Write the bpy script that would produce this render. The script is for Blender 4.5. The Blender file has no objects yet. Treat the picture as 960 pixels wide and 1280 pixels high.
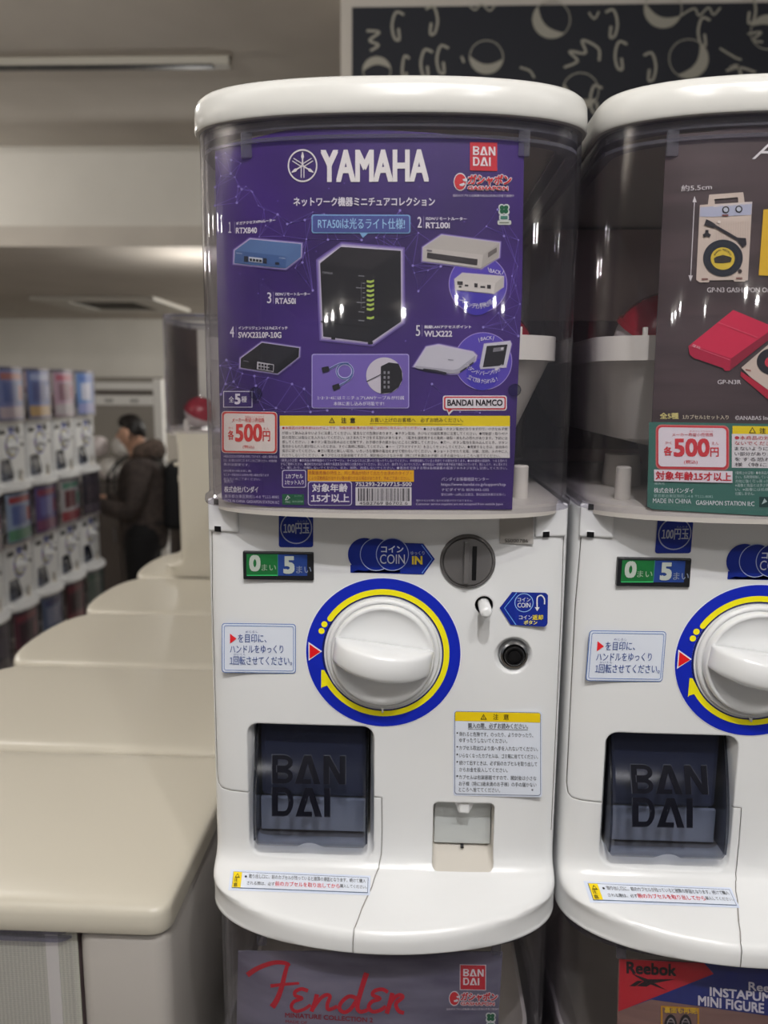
import bpy, bmesh, math, random, re
from mathutils import Vector, Matrix
from mathutils.bvhtree import BVHTree
PI = math.pi
S = bpy.context.scene
COL = S.collection
rnd = random.Random(7)

# ------------------------------------------------------------------ camera, world, light, exposure
EYE = 1.80                                    # camera height above the floor
TH, PH, RO, FPX = math.radians(9.147), math.radians(2.284), math.radians(.449), 960.
CAM = Vector((.0205, -.544, EYE))
_f = Vector((-math.sin(PH)*math.cos(TH), math.cos(PH)*math.cos(TH), -math.sin(TH)))
_r0 = Vector((math.cos(PH), math.sin(PH), 0)); _u0 = _r0.cross(_f)
_r = math.cos(RO)*_r0 + math.sin(RO)*_u0
_u = -math.sin(RO)*_r0 + math.cos(RO)*_u0
cd = bpy.data.cameras.new('camera'); cam = bpy.data.objects.new('camera', cd); COL.objects.link(cam)
cd.sensor_fit = 'VERTICAL'; cd.sensor_height = 36; cd.sensor_width = 27; cd.lens = 36*FPX/1280
cam.matrix_world = Matrix((( _r.x, _u.x, -_f.x, CAM.x), (_r.y, _u.y, -_f.y, CAM.y), (_r.z, _u.z, -_f.z, CAM.z), (0, 0, 0, 1)))
cd.clip_start = .02; cd.clip_end = 60
cd.dof.use_dof = True; cd.dof.focus_distance = .535; cd.dof.aperture_fstop = 6.8
S.camera = cam
S.view_settings.view_transform = 'Standard'; S.view_settings.look = 'None'
S.view_settings.gamma = 1; S.view_settings.use_curve_mapping = False
S.view_settings.exposure = 0.0
S.cycles.transparent_max_bounces = 32
S.cycles.sample_clamp_indirect = 4
W = bpy.data.worlds.new('hall_air'); S.world = W; W.use_nodes = True
W.node_tree.nodes['Background'].inputs[0].default_value = (.80, .82, .86, 1)
W.node_tree.nodes['Background'].inputs[1].default_value = .16
CEIL, CEIL_LOW = EYE+1.18, EYE+.70

def point_lamp(name, loc, watts, radius, color=(1, .97, .92)):
    l = bpy.data.lights.new(name, 'POINT'); l.energy = watts; l.shadow_soft_size = radius; l.color = color
    o = bpy.data.objects.new(name, l); o.location = loc; COL.objects.link(o); return o
def area_lamp(name, loc, watts, sx, sy, target, color=(1, .97, .92), spread=PI):
    l = bpy.data.lights.new(name, 'AREA'); l.shape = 'RECTANGLE'; l.size = sx; l.size_y = sy; l.energy = watts; l.color = color; l.spread = spread
    o = bpy.data.objects.new(name, l); o.location = loc; COL.objects.link(o)
    o.rotation_euler = (Vector(target)-Vector(loc)).to_track_quat('-Z', 'Y').to_euler(); return o
COOL = (1, .985, .968)
point_lamp('ceiling_spot', (.02, -1.62, CEIL-.06), 12, .03, COOL)
point_lamp('ceiling_spot', (.60, -1.60, CEIL-.06), 10, .03, COOL)
point_lamp('ceiling_spot', (.06, -.98, CEIL-.06), 43, .025, COOL)
point_lamp('ceiling_spot', (.48, -1.00, CEIL-.06), 21, .025, COOL)
area_lamp('overhead_fill', (-.9, -.65, CEIL-.02), 5, 1.2, .5, (-.9, -.65, 0))  # both overhead panels are unseen fill, added for ambient light
area_lamp('overhead_fill', (1.5, -.85, CEIL-.02), 4, 1.2, .5, (1.5, -.85, 0))
for lx, ly in ((-3.05, -11.6), (-2.6, -11.3), (-1.95, -10.4), (.1, -11.0), (2.2, -9.0), (2.9, -9.6), (4.6, -8.5), (5.6, -8.8)):
    point_lamp('far_ceiling_spot', (lx, ly, CEIL-.1), 16, .045)
for lx, ly in ((-5.0, -.6), (-4.9, 1.4), (4.2, -3.2), (5.6, -1.0)):  # unseen side lamps added for bright streaks on the dome edges
    point_lamp('side_streak_lamp', (lx, ly, CEIL-.1), 16, .06)
point_lamp('aisle_fill', (-1.20, 1.05, CEIL-.30), 14, .04)  # unseen fill added to brighten the aisle
point_lamp('aisle_fill', (-1.15, 3.70, CEIL_LOW-.30), 9, .04)  # second added fill, lifts the far aisle row
point_lamp('aisle_fill', (-3.3, 2.75, CEIL_LOW+.02), 40, .05)  # placed out of view at left to grade the bulkhead
area_lamp('far_wall_fill', (.5, 6.2, CEIL_LOW-.03), 120, 1.4, .5, (-1.6, 7.6, EYE))  # added behind the near machines, out of view, to brighten the far wall
area_lamp('ceiling_fill', (-3.2, -1.0, CEIL-.45), 52, 1.2, 1.2, (-3.2, -.9, CEIL))  # unseen upward fill added to lighten the ceiling

# ------------------------------------------------------------------ materials
def lin(c):
    return tuple(((v/255)/12.92 if v/255 <= .04045 else ((v/255+.055)/1.055)**2.4) for v in c)
MATS = {}
def mat(key, color=None, rough=.5, metal=0, spec=.5, coat=0, build=None):
    if key in MATS: return MATS[key]
    m = bpy.data.materials.new(key); m.use_nodes = True
    b = m.node_tree.nodes['Principled BSDF']
    if color: b.inputs['Base Color'].default_value = (*lin(color), 1)
    b.inputs['Roughness'].default_value = rough; b.inputs['Metallic'].default_value = metal
    b.inputs['Specular IOR Level'].default_value = spec; b.inputs['Coat Weight'].default_value = coat
    if build: build(m.node_tree, b)
    MATS[key] = m; return m
def ink(c, rough=.45): return mat('ink_%d_%d_%d' % tuple(c), c, rough, spec=.35)
def noise_mix(c1, c2, scale, vec=(1, 1, 1), lo=.35, hi=.65, detail=4, bump=0):
    def f(nt, b):
        n = nt.nodes; tc = n.new('ShaderNodeTexCoord'); mp = n.new('ShaderNodeMapping'); mp.inputs['Scale'].default_value = vec
        no = n.new('ShaderNodeTexNoise'); no.inputs['Scale'].default_value = scale; no.inputs['Detail'].default_value = detail
        mr = n.new('ShaderNodeMapRange'); mr.inputs[1].default_value = lo; mr.inputs[2].default_value = hi
        mx = n.new('ShaderNodeMix'); mx.data_type = 'RGBA'
        mx.inputs[6].default_value = (*lin(c1), 1); mx.inputs[7].default_value = (*lin(c2), 1)
        L = nt.links.new
        L(tc.outputs['Object'], mp.inputs[0]); L(mp.outputs[0], no.inputs[0]); L(no.outputs[0], mr.inputs[0]); L(mr.outputs[0], mx.inputs[0])
        L(mx.outputs[2], b.inputs['Base Color'])
        if bump:
            bp = n.new('ShaderNodeBump'); bp.inputs['Strength'].default_value = bump; bp.inputs['Distance'].default_value = .001
            L(no.outputs[0], bp.inputs['Height']); L(bp.outputs[0], b.inputs['Normal'])
    return f
def soft_edges(radius):
    def f(nt, b):
        bv = nt.nodes.new('ShaderNodeBevel'); bv.samples = 6; bv.inputs['Radius'].default_value = radius
        nt.links.new(bv.outputs[0], b.inputs['Normal'])
    return f
def clear_plastic(key, tint, edge, rough=.03, ior=1.5, haze=0, hazec=(.6, .6, .66)):
    m = bpy.data.materials.new(key); m.use_nodes = True; nt = m.node_tree; n = nt.nodes; n.clear(); L = nt.links.new
    out = n.new('ShaderNodeOutputMaterial'); tr = n.new('ShaderNodeBsdfTransparent'); gl = n.new('ShaderNodeBsdfGlossy')
    lw = n.new('ShaderNodeLayerWeight'); lw.inputs[0].default_value = .5
    mc = n.new('ShaderNodeMix'); mc.data_type = 'RGBA'; mc.inputs[6].default_value = (*tint, 1); mc.inputs[7].default_value = (*edge, 1)
    pw = n.new('ShaderNodeMath'); pw.operation = 'POWER'; pw.inputs[1].default_value = 2.2
    L(lw.outputs['Facing'], pw.inputs[0]); L(pw.outputs[0], mc.inputs[0]); L(mc.outputs[2], tr.inputs[0])
    gl.inputs['Roughness'].default_value = rough
    p5 = n.new('ShaderNodeMath'); p5.operation = 'POWER'; p5.inputs[1].default_value = 5; L(lw.outputs['Facing'], p5.inputs[0])
    fr = n.new('ShaderNodeMapRange'); fr.inputs[3].default_value = .04; fr.inputs[4].default_value = 1; L(p5.outputs[0], fr.inputs[0])
    ms = n.new('ShaderNodeMixShader'); L(fr.outputs[0], ms.inputs[0]); L(tr.outputs[0], ms.inputs[1]); L(gl.outputs[0], ms.inputs[2])
    if haze:
        df = n.new('ShaderNodeBsdfDiffuse'); df.inputs[0].default_value = (*hazec, 1); mh = n.new('ShaderNodeMixShader')
        hz = n.new('ShaderNodeMapRange'); hz.inputs[3].default_value = haze; hz.inputs[4].default_value = min(1, haze*5); L(pw.outputs[0], hz.inputs[0]); L(hz.outputs[0], mh.inputs[0])
        L(ms.outputs[0], mh.inputs[1]); L(df.outputs[0], mh.inputs[2]); ms = mh
    L(ms.outputs[0], out.inputs[0]); MATS[key] = m; return m
WHITE = mat('white_plastic', (229, 230, 231), .22, build=soft_edges(.0022))
LIDW = mat('lid_plastic', (211, 210, 206), .22)
DIMWHITE = mat('dimmed_white_plastic', (200, 194, 180), .34)  # white plastic with dimmer, warmer light put into its colour
SHADEWHITE = mat('shaded_white_plastic', (182, 177, 172), .38)  # white plastic of the back columns, shade put into the colour
INNER = mat('inner_white_plastic', (205, 200, 192), .4)
DARK = mat('dark_plastic', (24, 25, 30), .35)
BLACK = mat('black_plastic', (12, 12, 14), .3)
CLEAR = clear_plastic('clear_dome_plastic', (.965, .962, .972), (.68, .66, .76), haze=.007)
RIM = clear_plastic('clear_rim_plastic', (.66, .66, .74), (.36, .36, .48), .05, haze=.12)
SMOKE = clear_plastic('smoked_plastic', (.62, .64, .70), (.22, .24, .30), .14)
GREYMETAL = mat('grey_slot_metal', (108, 106, 106), .4, .3)
BACKP = mat('back_panel_shade', (172, 150, 146), .5)  # white plastic, shade under the lid put into its brown colour
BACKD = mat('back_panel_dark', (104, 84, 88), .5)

# ------------------------------------------------------------------ object helpers
def mk(name, bm, mats, parent=None, smooth=False, angle=35):
    me = bpy.data.meshes.new(name)
    if smooth:
        for f in bm.faces: f.smooth = True
        for e in bm.edges:
            if len(e.link_faces) == 2 and e.calc_face_angle(0) > math.radians(angle): e.smooth = False
    bm.to_mesh(me); bm.free()
    for m in (mats if isinstance(mats, (list, tuple)) else [mats]): me.materials.append(m)
    o = bpy.data.objects.new(name, me); COL.objects.link(o)
    if parent: o.parent = parent
    return o
def empty(name, loc, rz=0):
    o = bpy.data.objects.new(name, None); o.empty_display_size = .05; COL.objects.link(o)
    o.location = loc; o.rotation_euler = (0, 0, rz); return o
def tag(o, label, cat, group=None):
    o['label'] = label; o['category'] = cat
    if group: o['group'] = group
    return o
def structure(o): o['kind'] = 'structure'; return o
def copy_tree(o, parent=None, skip=()):
    c = o.copy(); COL.objects.link(c); c.parent = parent
    for ch in list(o.children):
        if ch.name.split('.')[0] in skip: continue
        copy_tree(ch, c, skip)
    return c
def add_box(bm, lo, hi, mi=0, bev=0, seg=2):
    vs = [bm.verts.new((x, y, z)) for x in (lo[0], hi[0]) for y in (lo[1], hi[1]) for z in (lo[2], hi[2])]
    fs = [bm.faces.new([vs[i] for i in q]) for q in ((0, 1, 3, 2), (4, 6, 7, 5), (0, 4, 5, 1), (2, 3, 7, 6), (0, 2, 6, 4), (1, 5, 7, 3))]
    for f in fs: f.material_index = mi
    if bev:
        r = bmesh.ops.bevel(bm, geom=list({e for f in fs for e in f.edges}), offset=bev, segments=seg, affect='EDGES', profile=.5)
        for f in r['faces']: f.material_index = mi
def add_loft(bm, rings, mi=0, closed=True, cap0=True, cap1=True):
    vr = [[bm.verts.new(p) for p in r] for r in rings]; n = len(rings[0])
    for a, b in zip(vr, vr[1:]):
        for i in range(n if closed else n-1):
            j = (i+1) % n
            f = bm.faces.new((a[i], a[j], b[j], b[i])); f.material_index = mi
    if cap0: f = bm.faces.new(vr[0][::-1]); f.material_index = mi
    if cap1: f = bm.faces.new(vr[-1]); f.material_index = mi
    return vr
def add_lathe(bm, prof, c=(0, 0, 0), axis='y', n=40, mi=0, cap0=True, cap1=True):
    rings = []
    for r, h in prof:                               # h measured along the axis; for 'y' positive h points to -y (towards the viewer)
        ring = []
        for i in range(n):
            a = 2*PI*i/n
            if axis == 'y': ring.append((c[0]+r*math.cos(a), c[1]-h, c[2]+r*math.sin(a)))
            else: ring.append((c[0]+r*math.cos(a), c[1]+r*math.sin(a), c[2]+h))
        rings.append(ring)
    add_loft(bm, rings, mi, True, cap0, cap1)
def fix(bm): bmesh.ops.recalc_face_normals(bm, faces=bm.faces[:]); return bm

# ------------------------------------------------------------------ plan outlines of the capsule machine (local: x right, y back, z up from its base)
DOME = dict(w=.1298, yf=-.0385, A=.055, n=2.5)
def front_y(x, w, yf, A, n):
    t = min(1, abs(x)/w); return yf + A*(1-(1-t**n)**(1/n))
def outline(w, yf, A, n, yb, rb=.012, N=56):
    pts = []
    for i in range(N+1):
        t = -PI/2+PI*i/N; s, c = math.sin(t), math.cos(t)
        pts.append((math.copysign(abs(s)**(2/n), s)*w, yf+A-A*max(0, c)**(2/n)))
    for i in range(7):
        a = PI/2*i/6; pts.append((w-rb+rb*math.cos(a), yb-rb+rb*math.sin(a)))
    for i in range(7):
        a = PI/2+PI/2*i/6; pts.append((-w+rb+rb*math.cos(a), yb-rb+rb*math.sin(a)))
    return pts
H_DOME, H_TOP = .3140, .5640
BODY_ROWS = [(-.055, 0), (-.0578, .0015), (-.058, .004), (-.058, .010), (-.0573, .0135), (-.0555, .016), (-.0525, .018), (-.046, .0203), (-.036, .0230), (-.024, .0260),
             (-.013, .0290), (-.0065, .0322), (-.0025, .0365), (-.0006, .042), (0, .050)] + [(0, .05+.264*i/12) for i in range(1, 13)]
def body_ring(yf, z, inset=0):
    s = -yf/.058
    return [(x, y, z) for x, y in outline(.1333+.0007*s-inset, yf+inset, .03+.04*s, 5.5-3.5*s, .40-inset)]
def body_bm():
    bm = bmesh.new(); rows = [body_ring(y, z) for y, z in BODY_ROWS]
    add_loft(bm, rows); return fix(bm)
_b = body_bm(); BODY_BVH = BVHTree.FromBMesh(_b); _b.free()

# ------------------------------------------------------------------ printing: flat artwork traced at its size, laid on a real surface
def ray(px, py):
    d = _f + ((px-480)/FPX)*_r - ((py-640)/FPX)*_u
    return d
class Surf:
    """where the line of sight through a point of the photograph meets a surface of the machine standing at origin"""
    def __init__(s, origin, kind='panel', dy=0): s.c = CAM-Vector(origin); s.kind = kind; s.dy = dy
    def __call__(s, px, py, layer=0):
        d = ray(px, py); off = .0003+.00022*layer
        if s.kind == 'panel':
            p = s.c+d*((s.dy-off-s.c.y)/d.y); return p
        if s.kind == 'body':
            h = BODY_BVH.ray_cast(s.c, d)
            if h[0] is None: h = (s.c+d*((0-s.c.y)/d.y), Vector((0, -1, 0)))
            n = h[1] if h[1].y < 0 or h[1].z > 0 else -h[1]
            return h[0]+n*off
        y = -.03
        for k in range(40):
            p = s.c+d*((y-s.c.y)/d.y)
            y = .5*y+.5*(front_y(max(-.129, min(.129, p.x)), **DOME)+.0052)
        return s.c+d*((y-off-s.c.y)/d.y)
_GL = {}
def glyphs(body, italic=0):
    k = (body, italic)
    if k in _GL: return _GL[k]
    if '1' in body and len(body) < 45:              # the numeral one drawn with its flag
        V, F, x = [], [], 0
        for piece in re.split('(1)', body):
            if not piece: continue
            pad = .16*(len(piece)-len(piece.strip()))
            v, f = glyphs('\uff11' if piece == '1' else piece, italic)
            if not v: x += .25; continue
            xa, xb = min(p[0] for p in v), max(p[0] for p in v); q = 1.0
            if piece == '1': ya, yb = min(p[1] for p in v), max(p[1] for p in v); h0 = max(p[1] for p in glyphs('0', 0)[0]); q = h0/(yb-ya); v = [(p[0], (p[1]-ya)) for p in v]
            n = len(V); V += [(x+(p[0]-xa)*q, p[1]*q) for p in v]; F += [tuple(i+n for i in t) for t in f]; x += (xb-xa)*q+.07+pad
        _GL[k] = (V, F); return V, F
    cu = bpy.data.curves.new('t', 'FONT'); cu.body = body; cu.size = 1; cu.resolution_u = 3; cu.shear = italic; cu.fill_mode = 'FRONT'
    o = bpy.data.objects.new('t', cu); COL.objects.link(o)
    me = bpy.data.meshes.new_from_object(o.evaluated_get(bpy.context.evaluated_depsgraph_get()))
    v = [(p.co.x, p.co.y) for p in me.vertices]; f = [tuple(p.vertices) for p in me.polygons]
    bpy.data.objects.remove(o); bpy.data.curves.remove(cu); bpy.data.meshes.remove(me)
    _GL[k] = (v, f); return v, f
class Print:
    def __init__(s, surf, name, parent, step=None): s.bm = bmesh.new(); s.mats = []; s.surf = surf; s.name = name; s.parent = parent; s.step = step; s.base = 0
    def mi(s, c):
        m = c if isinstance(c, bpy.types.Material) else ink(c)
        if m not in s.mats: s.mats.append(m)
        return s.mats.index(m)
    def raw(s, v, f, c, layer):
        k = s.mi(c); vs = [s.bm.verts.new((x, y, layer+s.base)) for x, y in v]
        for q in f:
            try: fa = s.bm.faces.new([vs[i] for i in q]); fa.material_index = k
            except ValueError: pass
    def poly(s, pts, c, layer=1): s.raw(pts, [tuple(range(len(pts)))], c, layer)
    def rect(s, x0, y0, x1, y1, c, layer=1, tilt=0): s.poly([(x0, y0), (x1, y0+tilt), (x1, y1+tilt), (x0, y1)], c, layer)
    def rr_pts(s, x0, y0, x1, y1, r, tilt=0):
        p = []
        for cx, cy, a0 in ((x1-r, y0+r, -90), (x1-r, y1-r, 0), (x0+r, y1-r, 90), (x0+r, y0+r, 180)):
            for i in range(6):
                a = math.radians(a0+18*i); X = cx+r*math.cos(a); p.append((X, cy+r*math.sin(a)+tilt*(X-x0)/(x1-x0)))
        return p
    def rrect(s, x0, y0, x1, y1, r, c, layer=1, tilt=0): s.poly(s.rr_pts(x0, y0, x1, y1, r, tilt), c, layer)
    def frame(s, x0, y0, x1, y1, r, w, c, layer=1, tilt=0):
        a = s.rr_pts(x0, y0, x1, y1, r, tilt); b = s.rr_pts(x0+w, y0+w, x1-w, y1-w, max(.3, r-w), tilt); n = len(a)
        s.raw(a+b, [(i, (i+1) % n, n+(i+1) % n, n+i) for i in range(n)], c, layer)
    def disc(s, x, y, r, c, layer=1, ry=None, n=32): s.poly([(x+r*math.cos(2*PI*i/n), y+(ry or r)*math.sin(2*PI*i/n)) for i in range(n)], c, layer)
    def ring(s, x, y, r, w, c, layer=1, n=40, a0=0, a1=360, ry=None):
        k = (ry or r)/r; v = []
        for i in range(n+1):
            a = math.radians(a0+(a1-a0)*i/n)
            v += [(x+r*math.cos(a), y+k*r*math.sin(a)), (x+(r-w)*math.cos(a), y+k*(r-w)*math.sin(a))]
        s.raw(v, [(2*i, 2*i+2, 2*i+3, 2*i+1) for i in range(n)], c, layer)
    def line(s, pts, w, c, layer=1, smooth=False, w1=None):
        if smooth and len(pts) > 2:
            q = [pts[0]]+list(pts)+[pts[-1]]; out = []
            for i in range(1, len(q)-2):
                for k in range(6):
                    t = k/6; out.append(tuple(.5*(2*q[i][j]+(q[i+1][j]-q[i-1][j])*t+(2*q[i-1][j]-5*q[i][j]+4*q[i+1][j]-q[i+2][j])*t*t+(3*q[i][j]-q[i-1][j]-3*q[i+1][j]+q[i+2][j])*t**3) for j in (0, 1)))
            pts = out+[pts[-1]]
        v = []
        for i, p in enumerate(pts):
            a = pts[max(0, i-1)]; b = pts[min(len(pts)-1, i+1)]; dx, dy = b[0]-a[0], b[1]-a[1]; l = math.hypot(dx, dy) or 1
            ww = w if w1 is None else w+(w1-w)*i/(len(pts)-1)
            v += [(p[0]-dy/l*ww/2, p[1]+dx/l*ww/2), (p[0]+dy/l*ww/2, p[1]-dx/l*ww/2)]
        s.raw(v, [(2*i, 2*i+1, 2*i+3, 2*i+2) for i in range(len(pts)-1)], c, layer)
    def text(s, body, x0, y0, x1, y1, c, layer=2, bold=0., tilt=0, italic=0):
        v, f = glyphs(body, italic)
        if not v: return
        xa, xb = min(p[0] for p in v), max(p[0] for p in v); ya, yb = min(p[1] for p in v), max(p[1] for p in v)
        sx = (x1-x0)/(xb-xa or 1); sy = (y1-y0)/(yb-ya or 1)
        k = min(abs(sx), abs(sy))*bold*.75
        for j, (dx, dy) in enumerate(((0, 0),) if bold < .0125 else ((-k, 0), (k, 0)) if bold < .022 else ((-k, -k), (k, -k), (-k, k), (k, k))):
            s.raw([(x0+dx+(p[0]-xa)*sx, y1+dy-(p[1]-ya)*sy+tilt*(p[0]-xa)/(xb-xa)) for p in v], f, c, layer+.02*j)
    def arctext(s, body, cx, cy, r, a0, a1, h, c, layer=3, bold=.02, inside=True):
        n = len(body)
        for i, ch in enumerate(body):
            v, f = glyphs(ch)
            if not v: continue
            a = math.radians(a0+(a1-a0)*(i+.5)/n); k = h/.8
            ca, sa = math.cos(a), math.sin(a)
            ux, uy = (sa, -ca) if inside else (-sa, ca)      # reading direction
            vx, vy = (-ca, -sa) if inside else (ca, sa)      # up direction of a letter
            mx = (min(p[0] for p in v)+max(p[0] for p in v))/2
            s.raw([(cx+r*ca+((p[0]-mx)*ux+p[1]*vx)*k, cy+r*sa+((p[0]-mx)*uy+p[1]*vy)*k) for p in v], f, c, layer)
    def done(s, step=None):
        bm = s.bm; step = step or s.step
        if step:
            xs = [v.co.x for v in bm.verts]; ys = [v.co.y for v in bm.verts]
            x = math.ceil(min(xs)/step)*step
            while x < max(xs):
                bmesh.ops.bisect_plane(bm, geom=bm.verts[:]+bm.edges[:]+bm.faces[:], plane_co=(x, 0, 0), plane_no=(1, 0, 0), dist=1e-5); x += step
            if s.surf.kind == 'body':
                y = math.ceil(min(ys)/4)*4
                while y < max(ys):
                    bmesh.ops.bisect_plane(bm, geom=bm.verts[:]+bm.edges[:]+bm.faces[:], plane_co=(0, y, 0), plane_no=(0, 1, 0), dist=1e-5); y += 4
        for v in bm.verts: v.co = s.surf(v.co.x, v.co.y, v.co.z)
        bm.normal_update()
        for f in bm.faces:
            if f.normal.y > 0: f.normal_flip()
        return mk(s.name, bm, s.mats, s.parent)
def merge_print(P, o, step=8):
    q = P.done(step); bm = bmesh.new(); bm.from_mesh(o.data); k = len(o.data.materials)
    n0 = len(bm.faces); bm.from_mesh(q.data); bm.faces.ensure_lookup_table()
    for f in bm.faces[n0:]: f.material_index += k
    bm.to_mesh(o.data); bm.free()
    for m in q.data.materials: o.data.materials.append(m)
    d = q.data; bpy.data.objects.remove(q); bpy.data.meshes.remove(d)
def quad_pts(q, u, v):                              # bilinear point of a quad TL, TR, BR, BL
    a = (q[0][0]+(q[1][0]-q[0][0])*u, q[0][1]+(q[1][1]-q[0][1])*u); b = (q[3][0]+(q[2][0]-q[3][0])*u, q[3][1]+(q[2][1]-q[3][1])*u)
    return (a[0]+(b[0]-a[0])*v, a[1]+(b[1]-a[1])*v)
def strip(P, poly, x0, y0, x1, y1, c, layer): P.poly([(x0+(x1-x0)*u, y0+(y1-y0)*v) for u, v in poly], c, layer)
def block_logo(P, x0, y0, x1, y1, c, layer, gap=.08, tilt=0):
    """the two-row block lettering BAN / DAI, the As without a cross bar"""
    h = (1-gap)/2
    def put(polys, ux0, ux1, v0, v1):
        for p in polys:
            pts = [(x0+(x1-x0)*(ux0+(ux1-ux0)*u), y0+(y1-y0)*(v0+(v1-v0)*v)) for u, v in p]
            P.poly([(a, b+tilt*(a-x0)/(x1-x0)) for a, b in pts], c, layer)
    def arc(cx, cy, rx, ry, a0, a1, n=8): return [(cx+rx*math.cos(math.radians(a0+(a1-a0)*i/n)), cy+ry*math.sin(math.radians(a0+(a1-a0)*i/n))) for i in range(n+1)]
    def bowl(cy, ry, t):
        o = [(.22, cy-ry)]+arc(.55, cy, .42, ry, -90, 90)+[(.22, cy+ry)]; i = [(.22, cy+ry-t)]+arc(.55, cy, .20, ry-t, 90, -90)+[(.22, cy-ry+t)]
        return o+i
    B = [[(0, 0), (.26, 0), (.26, 1), (0, 1)], bowl(.26, .26, .15), bowl(.73, .27, .16)]
    D = [[(0, 0), (.26, 0), (.26, 1), (0, 1)], bowl(.5, .5, .17)]
    A = [[(.36, 0), (.64, 0), (1, 1), (.74, 1), (.5, .28)], [(.36, 0), (.5, .28), (.26, 1), (0, 1)], [(.2, .84), (.62, .84), (.62, 1), (.16, 1)]]
    N = [[(0, 0), (.26, 0), (.26, 1), (0, 1)], [(.74, 0), (1, 0), (1, 1), (.74, 1)], [(0, 0), (.28, 0), (1, 1), (.72, 1)]]
    I = [[(0, 0), (1, 0), (1, 1), (0, 1)]]
    put(B, 0, .29, 0, h); put(A, .31, .66, 0, h); put(N, .70, 1, 0, h)
    put(D, 0, .30, h+gap, 1); put(A, .32, .68, h+gap, 1); put(I, .71, .79, h+gap, 1)

# ------------------------------------------------------------------ the capsule machine
def boolean(o, cutters):
    for c in cutters:
        c.parent = o.parent
        m = o.modifiers.new('cut', 'BOOLEAN'); m.object = c; m.operation = 'DIFFERENCE'; m.solver = 'EXACT'; m.material_mode = 'TRANSFER'
    bpy.context.view_layer.update()
    me = bpy.data.meshes.new_from_object(o.evaluated_get(bpy.context.evaluated_depsgraph_get()))
    old = o.data; o.modifiers.clear(); o.data = me; me.name = old.name; bpy.data.meshes.remove(old)
    for c in cutters: d = c.data; bpy.data.objects.remove(c); bpy.data.meshes.remove(d)
    bm = bmesh.new(); bm.from_mesh(me)
    for f in bm.faces: f.smooth = True
    for e in bm.edges: e.smooth = not (len(e.link_faces) == 2 and e.calc_face_angle(0) > math.radians(28))
    bm.to_mesh(me); bm.free()
def rrect_ring(x0, x1, z0, z1, r, y, n=6):
    p = []
    for cx, cz, a0 in ((x1-r, z1-r, 0), (x0+r, z1-r, 90), (x0+r, z0+r, 180), (x1-r, z0+r, 270)):
        for i in range(n): a = math.radians(a0+90*i/(n-1)); p.append((cx+r*math.cos(a), y, cz+r*math.sin(a)))
    return p
def surf_y(x, z):
    h = BODY_BVH.ray_cast(Vector((x, -.3, z)), Vector((0, 1, 0))); return h[0].y if h[0] else 0
def seam_cutter(path, w=.0006, depth=.002):
    bm = bmesh.new(); rings = []
    for i, (x, z) in enumerate(path):
        a = path[max(0, i-1)]; b = path[min(len(path)-1, i+1)]; dx, dz = b[0]-a[0], b[1]-a[1]; l = math.hypot(dx, dz)
        nx, nz = -dz/l*w/2, dx/l*w/2; y = surf_y(x, max(z, .002))+depth
        rings.append([(x+nx, -.12, z+nz), (x-nx, -.12, z-nz), (x-nx, y, z-nz), (x+nx, y, z+nz)])
    add_loft(bm, rings); return mk('cutter', fix(bm), mat('seam_shadow_gap', (160, 156, 152), .6))
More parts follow.
